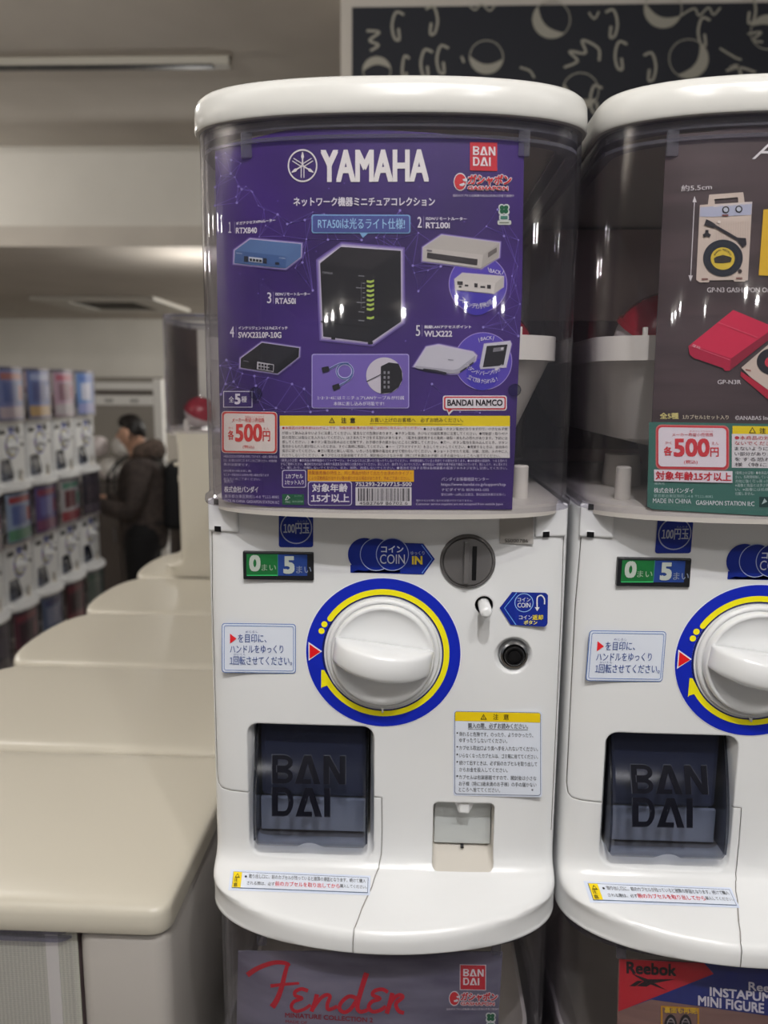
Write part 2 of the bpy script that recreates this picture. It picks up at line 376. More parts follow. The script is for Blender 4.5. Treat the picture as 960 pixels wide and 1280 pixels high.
def make_machine(origin, name='capsule_machine'):
    root = empty(name, origin)
    SP = Surf(origin, 'panel')
    # --- body with the recesses cut into it
    body = mk('body', body_bm(), WHITE, root)
    c1 = bmesh.new(); add_loft(c1, [rrect_ring(-.1095, -.0035, .0285, .1472, .011, -.014), rrect_ring(-.1010, -.0102, .0470, .1447, .008, .012)])
    c2 = bmesh.new(); add_loft(c2, [rrect_ring(-.1008, -.0104, .0472, .1445, .008, .0119), rrect_ring(-.1000, -.0115, .0480, .1440, .006, .060)])
    c3 = bmesh.new(); add_loft(c3, [rrect_ring(.0366, .0864, .0312, .0872, .005, -.012), rrect_ring(.0382, .0848, .0340, .0860, .004, .0), rrect_ring(.0392, .0840, .0425, .0852, .003, .020)])
    c4 = bmesh.new(); add_lathe(c4, [(.0162, .004), (.0150, 0), (.0120, -.0035), (.0108, -.0075)], (.0955, 0, .2035), n=36)
    c5 = bmesh.new(); add_lathe(c5, [(.0066, .004), (.0066, -.008)], (.0722, 0, .2418), n=28)
    seams = [[(-.1285, .2915), (-.1300, .24), (-.1300, .15), (-.1300, .100), (-.1288, .0925), (-.126, .0895), (-.118, .0888), (-.1035, .0888)],
             [(-.0103, .0895), (-.0075, .0889), (-.0012, .0884), (-.0008, .06), (-.0012, .0420), (-.0030, .0330), (-.0075, .0270), (-.0135, .0225), (-.0180, .0175), (-.0185, .010), (-.0185, .0)],
             [(.1290, .2915), (.1300, .24), (.1300, .15), (.1300, .06)]]
    def dens(p):
        out = []
        for a, b in zip(p, p[1:]):
            for k in range(4): out.append((a[0]+(b[0]-a[0])*k/4, a[1]+(b[1]-a[1])*k/4))
        return out+[p[-1]]
    boolean(body, [mk('cutter', fix(c1), WHITE), mk('cutter', fix(c3), INNER), mk('cutter', fix(c4), WHITE), mk('cutter', fix(c5), DARK)] + [seam_cutter(dens(s)) for s in seams])
    boolean(body, [mk('cutter', fix(c2), INNER)])
    # hinge blocks under the dome's corners
    for sx in (-1, 1):
        bm = bmesh.new(); add_box(bm, (-.012, -.0022, .2925), (.012, .05, .3165), 0, .0012)
        add_box(bm, (-.0065*1, -.0026, .2925), (-.0015, .002, .2965), 1); add_box(bm, (-.0065, -.0026, .3125), (-.0015, .002, .3165), 1)
        o = mk('hinge_block', fix(bm), [WHITE, BLACK], root); o.location = (sx*.1185, .0046, 0); o.rotation_euler.z = sx*math.radians(14)
    # --- back column, deck and inner panel
    bm = bmesh.new(); add_box(bm, (-.127, .322, H_DOME+.0002), (.127, .398, H_TOP-.0005), 0, .012, 3); mk('back_column', fix(bm), SHADEWHITE, root, True)
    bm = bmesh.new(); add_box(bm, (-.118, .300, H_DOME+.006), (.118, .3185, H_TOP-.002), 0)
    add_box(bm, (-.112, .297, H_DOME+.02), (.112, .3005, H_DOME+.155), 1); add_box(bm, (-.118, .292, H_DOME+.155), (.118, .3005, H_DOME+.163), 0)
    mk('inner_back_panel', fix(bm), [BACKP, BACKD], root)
    bm = bmesh.new(); rg = [[(x, y, z) for x, y in outline(.1250, -.033, .0535, 2.5, .30)] for z in (H_DOME-.004, H_DOME+.0045)]
    add_loft(bm, rg); mk('deck', fix(bm), INNER, root, True)
    # --- clear dome
    bm = bmesh.new(); o_ = DOME
    def dring(off, z, yb=.320): return [(x, y, z) for x, y in outline(o_['w']-off, o_['yf']+off, o_['A']-off*.6, o_['n'], yb-off)]
    prof = [(.0, H_DOME+.0085), (0, H_TOP-.0002), (.0026, H_TOP-.0002), (.0026, H_DOME+.003), (-.0022, H_DOME+.0006), (-.0030, H_DOME+.0022), (-.0026, H_DOME+.0062), (-.0010, H_DOME+.0075)]
    rr_ = [dring(a, z) for a, z in prof]; add_loft(bm, rr_+[rr_[0]], 0, True, False, False); bmesh.ops.remove_doubles(bm, verts=bm.verts[:], dist=1e-6)
    dome = mk('dome', fix(bm), CLEAR, root, True)
    bm = bmesh.new()
    for z0, z1, a, b in ((H_TOP-.0062, H_TOP-.0004, .0028, .0050), (H_TOP-.0130, H_TOP-.0108, .0028, .0100), (H_TOP-.0045, H_TOP-.0030, .0052, .0150)):
        q = [dring(a, z0), dring(b, z0), dring(b, z1), dring(a, z1)]; add_loft(bm, q+[q[0]], 0, True, False, False)
    bmesh.ops.remove_doubles(bm, verts=bm.verts[:], dist=1e-6)
    mk('dome_rim', fix(bm), RIM, dome, True)
    for x in (-.0905, .0865):
        bm = bmesh.new(); y = front_y(x, **DOME)+.0032; add_box(bm, (x-.0035, y, H_TOP-.0215), (x+.0035, y+.0035, H_TOP-.006), 0, .0006); mk('dome_catch', fix(bm), RIM, dome)
    # --- lid
    bm = bmesh.new(); LZ = H_TOP
    pr = [(-.0020, LZ+.0003), (-.0028, LZ+.0016), (-.0027, LZ+.009), (-.0023, LZ+.0155), (-.0008, LZ+.0195), (.0018, LZ+.0222), (.0060, LZ+.0240), (.014, LZ+.0250), (.035, LZ+.0256)]
    rings = [[(x, y, z) for x, y in outline(.1297-a, -.0388+a, .055-a*.6, 2.5-min(.4, max(0, a)*12), .40-max(0, a), .016)] for a, z in pr]
    add_loft(bm, rings); mk('lid', fix(bm), LIDW, root, True, 50)
    # --- hopper bowl inside the dome
    bm = bmesh.new()
    def hring(w, yf, z, k=.045): return [(x, y, z) for x, y in outline(w, yf, k, 2.6, .285-(.122-w)*.8, .03, 28)]
    hz = H_DOME
    rr_ = [hring(.122, -.006, hz+.1205), hring(.122, -.006, hz+.1035), hring(.118, -.003, hz+.1035), hring(.096, .024, hz+.047), hring(.040, .075, hz+.034, .02), hring(.034, .08, hz+.012, .02)]
    add_loft(bm, rr_, 0, True, False, True)
    inn = [hring(.122, -.006, hz+.1205), hring(.119, -.003, hz+.1205), hring(.114, .002, hz+.103), hring(.090, .03, hz+.06)]
    add_loft(bm, inn, 0, True, False, True)
    for x in (-.092, -.06, .06, .092):
        y = front_y(x, .122, -.006, .045, 2.6)+.0005; add_box(bm, (x-.0016, y, hz+.114), (x+.0016, y+.003, hz+.126), 0, .0005)
    mk('hopper', fix(bm), mat('hopper_plastic', (222, 217, 208), .4), root, True)
    for x, y in ((.098, .018), (-.098, .018)):
        bm = bmesh.new(); add_lathe(bm, [(.0056, .004), (.0054, .0275), (.0046, .0285)], (x, y, hz), 'z', 20); mk('deck_post', fix(bm), INNER, root, True)
    bm = bmesh.new(); add_lathe(bm, [(.016, .004), (.014, .03)], (-.075, .11, hz), 'z', 24); mk('hopper_spout', fix(bm), INNER, root, True)
    # --- smoked capsule door
    door_y = lambda z: .0105-.0200*math.sin((1-(z-.0488)/.0952)*PI*.62)
    bm = bmesh.new(); x0, x1, z0, z1 = -.0993, -.0118, .0490, .1438; NX, NZ = 29, 28; grid = {}
    ncx, nr = -.0555, .0088
    for j in range(NZ+1):
        for i in range(NX+1):
            x = x0+(x1-x0)*i/NX; z = z0+(z1-z0)*(j/NZ)
            if j == 0:
                dx = abs(x-ncx)
                if dx < nr: z = z0+.62*math.sqrt(nr*nr-dx*dx)
                z += .004*max(0, (abs(x-(x0+x1)/2)/((x1-x0)/2)-.93)/.07)**2
            elif j < 3:
                dx = abs(x-ncx)
                if dx < nr: z = max(z, z0+.62*math.sqrt(nr*nr-dx*dx)+.0006*j)
            ed = max(0, (abs(x-(x0+x1)/2)/((x1-x0)/2)-.94)/.06); eb = max(0, (z0+.006-z)/.006)
            grid[i, j] = (x, door_y(z)+.004*ed**2+.003*eb**2, z)
    fv = {k: bm.verts.new(p) for k, p in grid.items()}; bv = {k: bm.verts.new((p[0]*.995-.0003, p[1]+.0022, p[2])) for k, p in grid.items()}
    for i in range(NX):
        for j in range(NZ):
            bm.faces.new((fv[i, j], fv[i+1, j], fv[i+1, j+1], fv[i, j+1])); bm.faces.new((bv[i, j], bv[i, j+1], bv[i+1, j+1], bv[i+1, j]))
    loop = [(i, 0) for i in range(NX)]+[(NX, j) for j in range(NZ)]+[(i, NZ) for i in range(NX, 0, -1)]+[(0, j) for j in range(NZ, 0, -1)]
    for a, b in zip(loop, loop[1:]+loop[:1]): bm.faces.new((fv[a], fv[b], bv[b], bv[a]))
    for x in (x0, x1-.0016):                       # curved side cheeks
        rings = [[(x, door_y(z)+.003, z), (x+.0016, door_y(z)+.003, z), (x+.0016, .03, z), (x, .03, z)] for z in [z0+.004+(z1-z0-.006)*k/14 for k in range(15)]]
        add_loft(bm, rings)
    door = mk('capsule_door', fix(bm), SMOKE, root, True, 50)
    bm = bmesh.new(); add_box(bm, (-.0975, .016, .078), (-.0135, .030, .142), 0, .004); q_ = mk('door_backing', fix(bm), mat('door_inner_dark', (104, 108, 130), .45), door)
    bm = bmesh.new(); add_box(bm, (-.0975, .014, .0505), (-.0135, .018, .078), 0, .001); mk('chute_floor', fix(bm), mat('chute_grey', (226, 228, 232), .4), door)
    class DoorSurf:
        kind = 'door'; c = SP.c
        def __call__(s, px, py, layer=0):
            y = -.004; d = ray(px, py)
            for k in range(30): p = s.c+d*((y-s.c.y)/d.y); y = .5*y+.5*door_y(min(.1438, max(.049, p.z)))
            return s.c+d*((y-.0003-.0002*layer-s.c.y)/d.y)
    P = Print(DoorSurf(), 'embossed_lettering', door, 6)
    if name == 'capsule_machine':
        E1 = mat('embossed_edge', (56, 60, 72), .5); E2 = mat('embossed_dark', (9, 10, 22), .5, spec=.2)
        block_logo(P, 339.5, 942.6, 432.5, 1020.6, E1, 0, .06, 1.5); block_logo(P, 340.3, 943.6, 431.7, 1019.6, E2, 1, .065, 1.5)
    P.done(6)['label'] = 'embossed block letters on the smoked door'
    # --- turning handle
    bm = bmesh.new(); kc = (-.0011, 0, .2035)
    add_lathe(bm, [(.0420, .0), (.0420, .0014), (.0414, .0026), (.0398, .0033), (.0388, .0028), (.0384, .002)], kc, n=72)
    han = mk('turning_handle', fix(bm), WHITE, root, True)
    bm = bmesh.new(); add_lathe(bm, [(.0380, .001), (.0380, .0065), (.0371, .0080), (.0355, .0082), (.0335, .0066), (.0290, .0050), (.018, .0044), (.004, .0042)], kc, n=72)
    mk('dial', fix(bm), WHITE, han, True)
    bm = bmesh.new(); L = .0362; prot = .0255; rows = []
    sec = [(.0095, 0), (.0108, .15), (.0108, .55), (.0102, .80), (.0085, .93), (.0060, 1.0), (-.0070, 1.0), (-.0100, .94), (-.0120, .78), (-.0124, .4), (-.0124, 0)]
    NN = 40
    for i in range(NN+1):
        t = -1+2*i/NN; x = L*math.sin(t*PI/2); e = math.sqrt(max(0, 1-(x/L)**2)); d = .0080+prot*e**1.15
        wz = .62+.38*e
        rows.append([(x, -(.0062+(d-.0062)*q), z*wz+.0022*(x/L)**2) for z, q in sec])
    add_loft(bm, rows); bmesh.ops.recalc_face_normals(bm, faces=bm.faces[:])
    g = mk('grip', bm, WHITE, han, True, 60); g.location = kc; g.rotation_euler.y = math.radians(7.5)
    # --- ring sticker round the handle (polar, metres)
    class Flat:
        kind = 'flat'
        def __call__(s, a, b, layer=0): return Vector((a, -.0003-.00022*layer, b))
    P = Print(Flat(), 'ring_sticker', root); cx, cz = kc[0], kc[2]; BL = (12, 36, 176); YE = (248, 236, 20)
    P.ring(cx, cz, .0577, .0135, (236, 238, 246), 0, 96); P.ring(cx, cz, .0571, .0118, BL, 1, 96)
    P.ring(cx, cz, .0453, .0016, (14, 22, 90), 1.5, 90)
    P.ring(cx, cz, .0490, .0042, YE, 2, 90, 212, 506.5)
    P.disc(cx+.0469*math.cos(math.radians(146.5)), cz+.0469*math.sin(math.radians(146.5)), .0021, YE, 2.3)
    for a in (153.6, 160.2): P.disc(cx+.0484*math.cos(math.radians(a)), cz+.0484*math.sin(math.radians(a)), .0023, YE, 2)
    pa = lambda r, a: (cx+r*math.cos(math.radians(a)), cz+r*math.sin(math.radians(a)))
    P.poly([pa(.0448, 213), pa(.0525, 211), pa(.0540, 211.5), pa(.0478, 196.5), pa(.0458, 197.5)], YE, 2.5)
    P.poly([pa(.0452, 179), (cx-.0553, cz+.0078), (cx-.0553, cz-.0068)], (240, 240, 244), 2); P.poly([(cx-.0463, cz+.0004), (cx-.0545, cz+.0062), (cx-.0545, cz-.0052)], (226, 24, 32), 3)
    P.done()
    bm = bmesh.new(); add_box(bm, (cx-.0006, -.0035, cz-.0452), (cx+.0006, 0, cz-.0425), 0); mk('index_notch', fix(bm), WHITE, han)
    # --- coin slot
    bm = bmesh.new(); sc = (.0595, 0, .2742)
    add_lathe(bm, [(.0200, 0), (.0200, .0012), (.0192, .0020), (.0182, .0022), (.0176, .0016), (.0172, .0030), (.0150, .0034), (.004, .0034)], sc, n=60)
    s_ = mk('coin_slot', fix(bm), GREYMETAL, root, True)
    bm = bmesh.new(); add_box(bm, (sc[0]+.0030, -.0037, sc[2]-.0132), (sc[0]+.0062, -.0020, sc[2]+.0118), 0); mk('slot_opening', fix(bm), BLACK, s_)
    bm = bmesh.new(); add_box(bm, (sc[0]-.0030, -.0068, sc[2]-.0150), (sc[0]+.0006, -.003, sc[2]+.0150), 0, .0004); mk('coin_guide', fix(bm), GREYMETAL, s_)
    # --- return button, lock
    bm = bmesh.new(); add_lathe(bm, [(.0044, -.006), (.0044, .0165), (.0038, .0195), (.0025, .0205)], (.0722, 0, .2418), n=28); mk('return_button', fix(bm), WHITE, root, True)
    bm = bmesh.new(); lc = (.0955, 0, .2035)
    add_lathe(bm, [(.0074, -.007), (.0074, .0006), (.0068, .0014), (.0058, .0014), (.0058, -.0004), (.0046, -.0004), (.0043, .0012), (.002, .0013)], lc, n=40)
    lk = mk('lock', fix(bm), BLACK, root, True)
    bm = bmesh.new(); add_lathe(bm, [(.0107, -.0074), (.0107, -.0030), (.0100, -.0014), (.0086, -.0010), (.0077, -.0024), (.0077, -.0070)], lc, n=40, cap0=False, cap1=False); mk('lock_collar', fix(bm), mat('chrome', (190, 190, 192), .2, 1), lk, True)
    # --- coin counter window
    bm = bmesh.new(); add_box(bm, (-.1038, -.0022, .2582), (-.0520, .004, .2792), 0, .0008); cc = mk('coin_counter', fix(bm), DARK, root)
    P = Print(Surf(origin, 'panel', -.0023), 'counter_display', cc)
    P.rect(308, 692.5, 346.8, 719, (24, 104, 52), 0, .5); P.rect(346.8, 693, 384, 719.5, (34, 62, 132), 0, .3)
    P.rect(308.5, 718.6, 346.8, 719.8, (60, 190, 110), 1); P.rect(346.8, 692.5, 347.4, 720, (60, 140, 110), 1)
    c_ = (178, 186, 178); P.text('0', 312.6, 694.8, 324.5, 713.2, c_, 2, .06); P.text('まい', 327, 705.4, 345, 713.4, (140, 165, 140), 2, .02); P.text('5', 355.5, 696.5, 367, 716, c_, 2, .06); P.text('まい', 370.5, 707.5, 389, 716.5, (128, 138, 160), 2, .02)
    P.done()
    # --- coin return cup
    bm = bmesh.new(); add_box(bm, (.0396, .0140, .0435), (.0838, .0165, .0850), 0, .0008); fl = mk('coin_return_flap', fix(bm), mat('pale_flap', (192, 196, 196), .3), root)
    bm = bmesh.new()
    add_loft(bm, [[(.0500, .0138, .0855), (.0725, .0138, .0855), (.0660, .0138, .0745), (.0575, .0138, .0745)], [(.0545, .0035, .0852), (.0700, .0035, .0852), (.0658, .0045, .0752), (.0580, .0045, .0752)]])
    add_box(bm, (.0580, .0020, .0762), (.0658, .0040, .0850), 0, .0006); mk('flap_bracket', fix(bm), WHITE, fl)
    bm = bmesh.new(); add_box(bm, (.0605, .0110, .0415), (.0630, .0141, .0432), 0); mk('flap_catch', fix(bm), DARK, fl)
    # --- stickers on the panel
    NB = (16, 40, 140); WH = (226, 228, 234)
    P = Print(SP, 'coin_value_sticker', root); P.rrect(348.5, 636, 391.5, 684, 3, NB, 0); P.disc(370.2, 660, 20, (170, 176, 200), 1); P.disc(370.2, 660, 18.6, NB, 2)
    P.text('100円玉', 354.5, 654, 386.5, 667, (190, 196, 214), 3, .03); P.text('えんだま', 371.5, 650.4, 384.5, 652.8, (150, 158, 190), 3); P.done()
    P = Print(SP, 'coin_entry_sticker', root); lb = (110, 150, 225)
    P.poly([(438, 711), (528.5, 679.5), (543.5, 698.8), (529, 718), (440, 715.5)], NB, 0); P.rect(438, 706, 500, 716, NB, 0); P.poly([(505, 678.5), (529, 679.5), (543.5, 698.8), (529.5, 718), (505, 717.5)], NB, .2)
    for k, x in enumerate((455.5, 470.5, 490.5)): P.disc(x, 693, 20.6, NB, .4+k*.8); P.ring(x, 693, 20.6 if k else 20.6, .9, (172, 184, 222) if k else NB, .8+k*.8)
    P.line([(527, 681), (540.4, 698.8), (527.5, 716.5)], 1.1, lb, 3)
    P.text('コイン', 476.5, 682.5, 504, 690.5, (215, 220, 235), 4, .03); P.text('COIN', 475, 693, 506, 704.8, (215, 220, 235), 4, .01); P.text('ゆっくり', 513.4, 689, 530.5, 693.6, (190, 196, 215), 4); P.text('IN', 515.5, 695.6, 527.5, 705, (236, 208, 60), 4, .05); P.done()
    P = Print(SP, 'coin_return_sticker', root)
    P.poly([(624.5, 760), (640, 740), (681, 741), (683, 741.6), (685, 744), (684.5, 779), (683, 782), (680.5, 783.5), (638.5, 781)], NB, 0)
    P.line([(646, 740.8), (630.5, 760), (645, 781.2)], .9, (110, 170, 240), 1); P.ring(655, 753.4, 11.8, .9, (150, 190, 240), 1)
    P.text('コイン', 647, 747, 663, 752, WH, 2, .02); P.text('COIN', 647, 753.5, 663, 759.4, WH, 2, .02)
    P.line([(680.6, 755.5), (680.6, 749), (677.5, 744.6), (674, 744.8), (671.5, 748), (671.5, 760)], 1.6, WH, 2, True); P.poly([(668.4, 759), (674.6, 759), (671.5, 764)], WH, 2)
    P.text('コイン', 649, 769, 665, 774.2, WH, 2, .02); P.text('返却', 665.6, 768.6, 678.6, 774.8, (238, 214, 50), 2, .03); P.text('ボタン', 655, 775.6, 671.5, 780.6, (238, 226, 120), 2, .03); P.done()
    P = Print(SP, 'handle_instruction_sticker', root); lbg = (222, 228, 240)
    P.rrect(277.2, 778.8, 369.8, 840.8, 4, (70, 110, 180), 0, 1.2); P.rrect(278.1, 779.7, 368.9, 839.9, 3.4, lbg, 1, 1.2); P.frame(279.9, 781.6, 367.2, 838, 2.8, .7, (90, 125, 190), 2, 1.2)
    P.poly([(287.5, 792), (287.5, 804.6), (295.6, 798.4)], (226, 40, 48), 3)
    tc = (66, 88, 150); P.text('を目印に、', 297.5, 792.6, 333, 803.4, tc, 3, .015); P.text('めじるし', 307, 788.4, 322.5, 791, tc, 3)
    P.text('ハンドルをゆっくり', 287.5, 806.4, 354, 816.4, tc, 3, .015); P.text('1回転させてください。', 287.3, 820, 365, 831, tc, 3, .015, .6); P.text('かいてん', 292, 816.9, 307, 819.2, tc, 3); P.done()
    P = Print(SP, 'warning_sticker', root); bk = (58, 60, 66)
    P.rrect(566.6, 887.4, 677.6, 994.6, 3, (214, 220, 236), 0, 2); P.rrect(568.2, 888.8, 676, 992.8, 3.4, (92, 108, 140), 1, 2); P.rrect(568.9, 889.5, 675.3, 992.1, 3, (220, 226, 238), 2, 2)
    P.poly([(568.9, 892), (570, 889.6), (674.5, 891.5), (675.3, 893.5), (675.2, 903.2), (568.9, 901)], (238, 206, 20), 3)
    P.poly([(600.5, 899.4), (608.6, 899.6), (604.5, 892.4)], (30, 30, 30), 4); P.poly([(602.1, 898.5), (607, 898.6), (604.5, 894.1)], (238, 206, 20), 5); P.rect(604.2, 895.4, 604.9, 897.8, (30, 30, 30), 6)
    P.text('注', 616.5, 892.4, 623, 899.6, (60, 50, 20), 4, .02); P.text('意', 629.4, 892.8, 636, 900, (60, 50, 20), 4, .02)
    P.text('購入の際、必ずお読みください。', 585, 903.6, 660, 910.4, bk, 4, .02, .8); P.line([(585, 911.3), (660, 912.4)], .5, bk, 4)
    rows = [('倒れると危険です。のったり、よりかかったり、', 574, 666.5, 914.6, 1), ('ゆすったりしないでください。', 574, 634, 922.4, 0), ('カプセル取出口より奥へ手を入れないでください。', 574, 672.5, 931.8, 1), ('いらなくなったカプセルは、ゴミ箱に捨ててください。', 574, 672.5, 941.4, 1),
            ('続けて出すときは、必ず前のカプセルを取り出して', 574, 671.5, 950.6, 1), ('からお金を投入してください。', 574, 634.5, 959, 0), ('カプセルは包装容器ですので、開封後は小さな', 573.6, 670.5, 968.4, 1), ('お子様（特に3歳未満のお子様）の手の届かない', 573.6, 670.5, 976.6, 0), ('ところへ捨ててください。', 573.6, 625, 984, 0)]
    for t, a, b, y, dot in rows:
        P.text(t, a, y, b, y+5.6, bk, 4, .012, (b-a)*.018)
        if dot: P.disc(571.6, y+1.6, 1.0, (30, 30, 34), 4)
    P.disc(665.4, 987.4, 1.2, (120, 124, 134), 4); P.done()
    P = Print(SP, 'serial_label', root); P.rect(624.4, 636, 666.6, 679.2, (176, 172, 168), 0, 1.2); P.text('SS000786', 631, 673.4, 660, 677.6, (66, 64, 62), 2, .01, .6); P.done()
    SBd = Surf(origin, 'body')
    P = Print(SBd, 'notice_strip', root, 10); tl = 7.5
    q = lambda u, v: quad_pts([(288.4, 1087), (463.3, 1095), (462.3, 1119.6), (285.6, 1113)], u, v)
    def sq(x0, y0, x1, y1, c, l): P.poly([q(x0, y0), q(x1, y0), q(x1, y1), q(x0, y1)], c, l)
    sq(0, 0, 1, 1, (212, 220, 238), 0); sq(.022, .10, .985, .90, (84, 100, 130), 1); sq(.026, .13, .981, .87, (222, 228, 240), 2); sq(.026, .13, .085, .87, (240, 210, 20), 3)
    P.poly([q(.036, .42), q(.074, .42), q(.055, .20)], (40, 36, 10), 4); P.poly([q(.044, .38), q(.066, .38), q(.055, .26)], (240, 210, 20), 5)
    P.text('注', 292.6, 1098.6, 297.6, 1103.4, (40, 36, 10), 4, .02); P.text('意', 292.2, 1104.4, 297.2, 1109.2, (40, 36, 10), 4, .02)
    P.disc(307.6, 1096.8, 1.4, (30, 30, 34), 4); P.text('取り出し口に、前のカプセルが残っていると故障の原因となります。続けて購入', 311.5, 1093.6, 457, 1098.8, bk, 4, .012, 6.2)
    P.text('される際は、必ず', 309, 1102.6, 343.5, 1107.2, bk, 4, .012, 1.3); P.text('前のカプセルを取り出してから', 344.2, 1102.8, 424.5, 1108.6, (206, 50, 62), 4, .02, 3.2); P.text('購入してください。', 425.2, 1106.4, 458.5, 1110.8, bk, 4, .012, 1.4)
    P.done()
    return root

# ------------------------------------------------------------------ the room
def plain(name, lo, hi, m, **k):
    bm = bmesh.new(); add_box(bm, lo, hi, 0, **k); return mk(name, fix(bm), m)
CEILM = mat('ceiling_paint', (186, 179, 170), .8, build=noise_mix((182, 175, 166), (190, 183, 174), 3))
WALLM = mat('wall_paint', (206, 202, 194), .75, build=noise_mix((202, 198, 190), (210, 206, 198), 2))
FLOORM = mat('floor_vinyl', (120, 112, 104), .4, build=noise_mix((112, 104, 98), (130, 122, 112), 8))
structure(plain('floor', (-5.5, -6, -.1), (7, 9.2, 0), FLOORM))
structure(plain('ceiling', (-5.5, -13, CEIL), (7, 3.46, CEIL+.1), CEILM))
structure(plain('ceiling', (-5.5, 3.46, CEIL_LOW), (7, 9.2, CEIL_LOW+.1), CEILM)).name = 'ceiling_low'
structure(plain('wall_bulkhead', (-5.5, 3.46, CEIL_LOW+.1), (7, 3.56, CEIL+.1), WALLM))
structure(plain('wall_back', (-5.5, 7.62, -.0), (7, 7.72, CEIL_LOW), WALLM))
structure(plain('wall_left', (-5.6, -6, 0), (-5.5, 9.2, CEIL), WALLM))
structure(plain('wall_partition', (-.225, 2.0, 0), (7, 2.12, CEIL), CEILM))

# ------------------------------------------------------------------ shutter rail and air conditioner overhead
t = empty('shutter_rail', (-2.53, 2.44, CEIL)); tag(t, 'long pale shutter rail with a dark slot under the ceiling', 'rail')
bm = bmesh.new(); add_box(bm, (-1.9, -.02, -.030), (1.86, .03, .0), 0, .003); mk('rail_housing', fix(bm), mat('rail_paint', (168, 163, 152), .5), t)
bm = bmesh.new(); add_box(bm, (-1.9, -.022, -.036), (1.80, .01, -.029), 0); mk('shutter_slot', fix(bm), DARK, t)
t = empty('air_conditioner', (-2.55, 6.1, CEIL_LOW)); tag(t, 'square ceiling air conditioner with a dark central grille', 'air conditioner')
bm = bmesh.new()
for lo, hi in (((-.5, -.5, -.03), (-.27, .5, -.0)), ((.27, -.5, -.03), (.5, .5, 0)), ((-.27, -.5, -.03), (.27, -.33, 0)), ((-.27, .33, -.03), (.27, .5, 0))): add_box(bm, lo, hi, 0, .006)
mk('panel_frame', fix(bm), mat('unit_plastic', (196, 192, 184), .5), t)
bm = bmesh.new(); add_box(bm, (-.27, -.33, -.012), (.27, .33, -.004), 0)
for k in range(14): add_box(bm, (-.27, -.32+.046*k, -.022), (.27, -.305+.046*k, -.012), 0)
mk('grille', fix(bm), mat('grille_grey', (92, 88, 84), .6), t)

# ------------------------------------------------------------------ dark wall graphic with eyes and curled strokes
class WallSurf:
    kind = 'flat'
    def __call__(s, px, py, layer=0):
        d = ray(px, py); p = CAM+d*((1.985-CAM.y)/d.y); return Vector((p.x, -.0006*layer-.0126, p.z))
t = empty('wall_graphic', (0, 2.0, 0)); tag(t, 'dark navy wall panel printed with pale round eyes and curled strokes', 'wall panel')
ws = WallSurf(); a = ws(440, 8.5)
bm = bmesh.new(); add_box(bm, (a.x, -.012, .5), (3.2, -.0005, a.z), 0); PB = mk('panel_board', fix(bm), mat('panel_navy', (22, 24, 34), .7), t)
P = Print(ws, 'panel_artwork', t); PG = (150, 146, 134); PK = (16, 18, 26)
def eye(x, y, r, a0, thick=1.3):
    P.ring(x, y, r, thick, PG, 1, 40); pts = [(x+r*math.cos(math.radians(a0+180*i/20)), y+r*math.sin(math.radians(a0+180*i/20))) for i in range(21)]
    e0, e1 = pts[-1], pts[0]; nx, ny = math.cos(math.radians(a0+90)), math.sin(math.radians(a0+90))
    for i in range(1, 8):
        k = i/8; w = math.sin(PI*k)*r*.42; pts.append((e0[0]+(e1[0]-e0[0])*k+nx*w, e0[1]+(e1[1]-e0[1])*k+ny*w))
    P.poly(pts, PG, 1.5)
for x, y, r, a0 in ((689.5, 24, 24, 45), (608, 71, 21.5, 5), (829, 11, 24, 20), (861, 73, 25, -55), (726, 113, 23, 25), (471, 88, 18, 175), (640, 190, 22, 20), (905, 150, 24, 30), (960, 40, 22, 200), (1010, 90, 24, 15), (560, 150, 21, 40)): eye(x, y, r, a0)
def hook(pts, w=3.2): P.line(pts, w, PG, 1, True)
for x, y, k in ((497, 33, -1), (540, 26, 1), (765, 30, 1), (553, 75, -1), (533, 80, -1), (507, 88, -.6), (776, 70, -1), (813, 84, 1), (938, 12, 1), (700, 150, 1), (745, 125, -1), (880, 40, -1), (920, 100, 1), (660, 130, -1)):
    hook([(x-8*k, y-15), (x+2*k, y-18), (x+7*k, y-2), (x+4*k, y+14), (x-2*k, y+16), (x-1*k, y+2)])
r4 = random.Random(21); taken = []
for k in range(170):                             # the pattern runs on over the rest of the board
    x, y = 455+1000*r4.random(), 20+1000*r4.random()
    if (x < 985 and y < 215) or any(math.dist((x, y), q) < 46 for q in taken): continue
    taken.append((x, y))
    if len(taken) % 3 == 0: eye(x, y, 23, r4.random()*360)
    else: q = r4.choice((-1, 1)); hook([(x-8*q, y-15), (x+2*q, y-18), (x+7*q, y-2), (x+4*q, y+14), (x-2*q, y+16), (x-1*q, y+2)])
hook([(458, 38), (474, 40), (462, 50), (473, 56), (463, 63)]); hook([(705, 84), (722, 76), (712, 64), (732, 66), (728, 50), (748, 60), (749, 76)]); hook([(850, 20), (868, 10), (874, 19), (886, 9), (892, 18), (901, 9)], 2.4)
hook([(736, 15), (743, 23), (749, 14)], 2.4); hook([(900, 60), (920, 72), (927, 74)], 2.4); hook([(935, 42), (952, 40), (941, 50), (954, 52)], 2.6); hook([(586, 6), (594, 12), (602, 5), (612, 13), (619, 6)], 2.2); hook([(577, 70), (580, 78)], 3); hook([(650, 84), (662, 88), (668, 97)], 2.6); hook([(908, 88), (925, 84), (945, 90)], 3)
merge_print(P, PB, None)

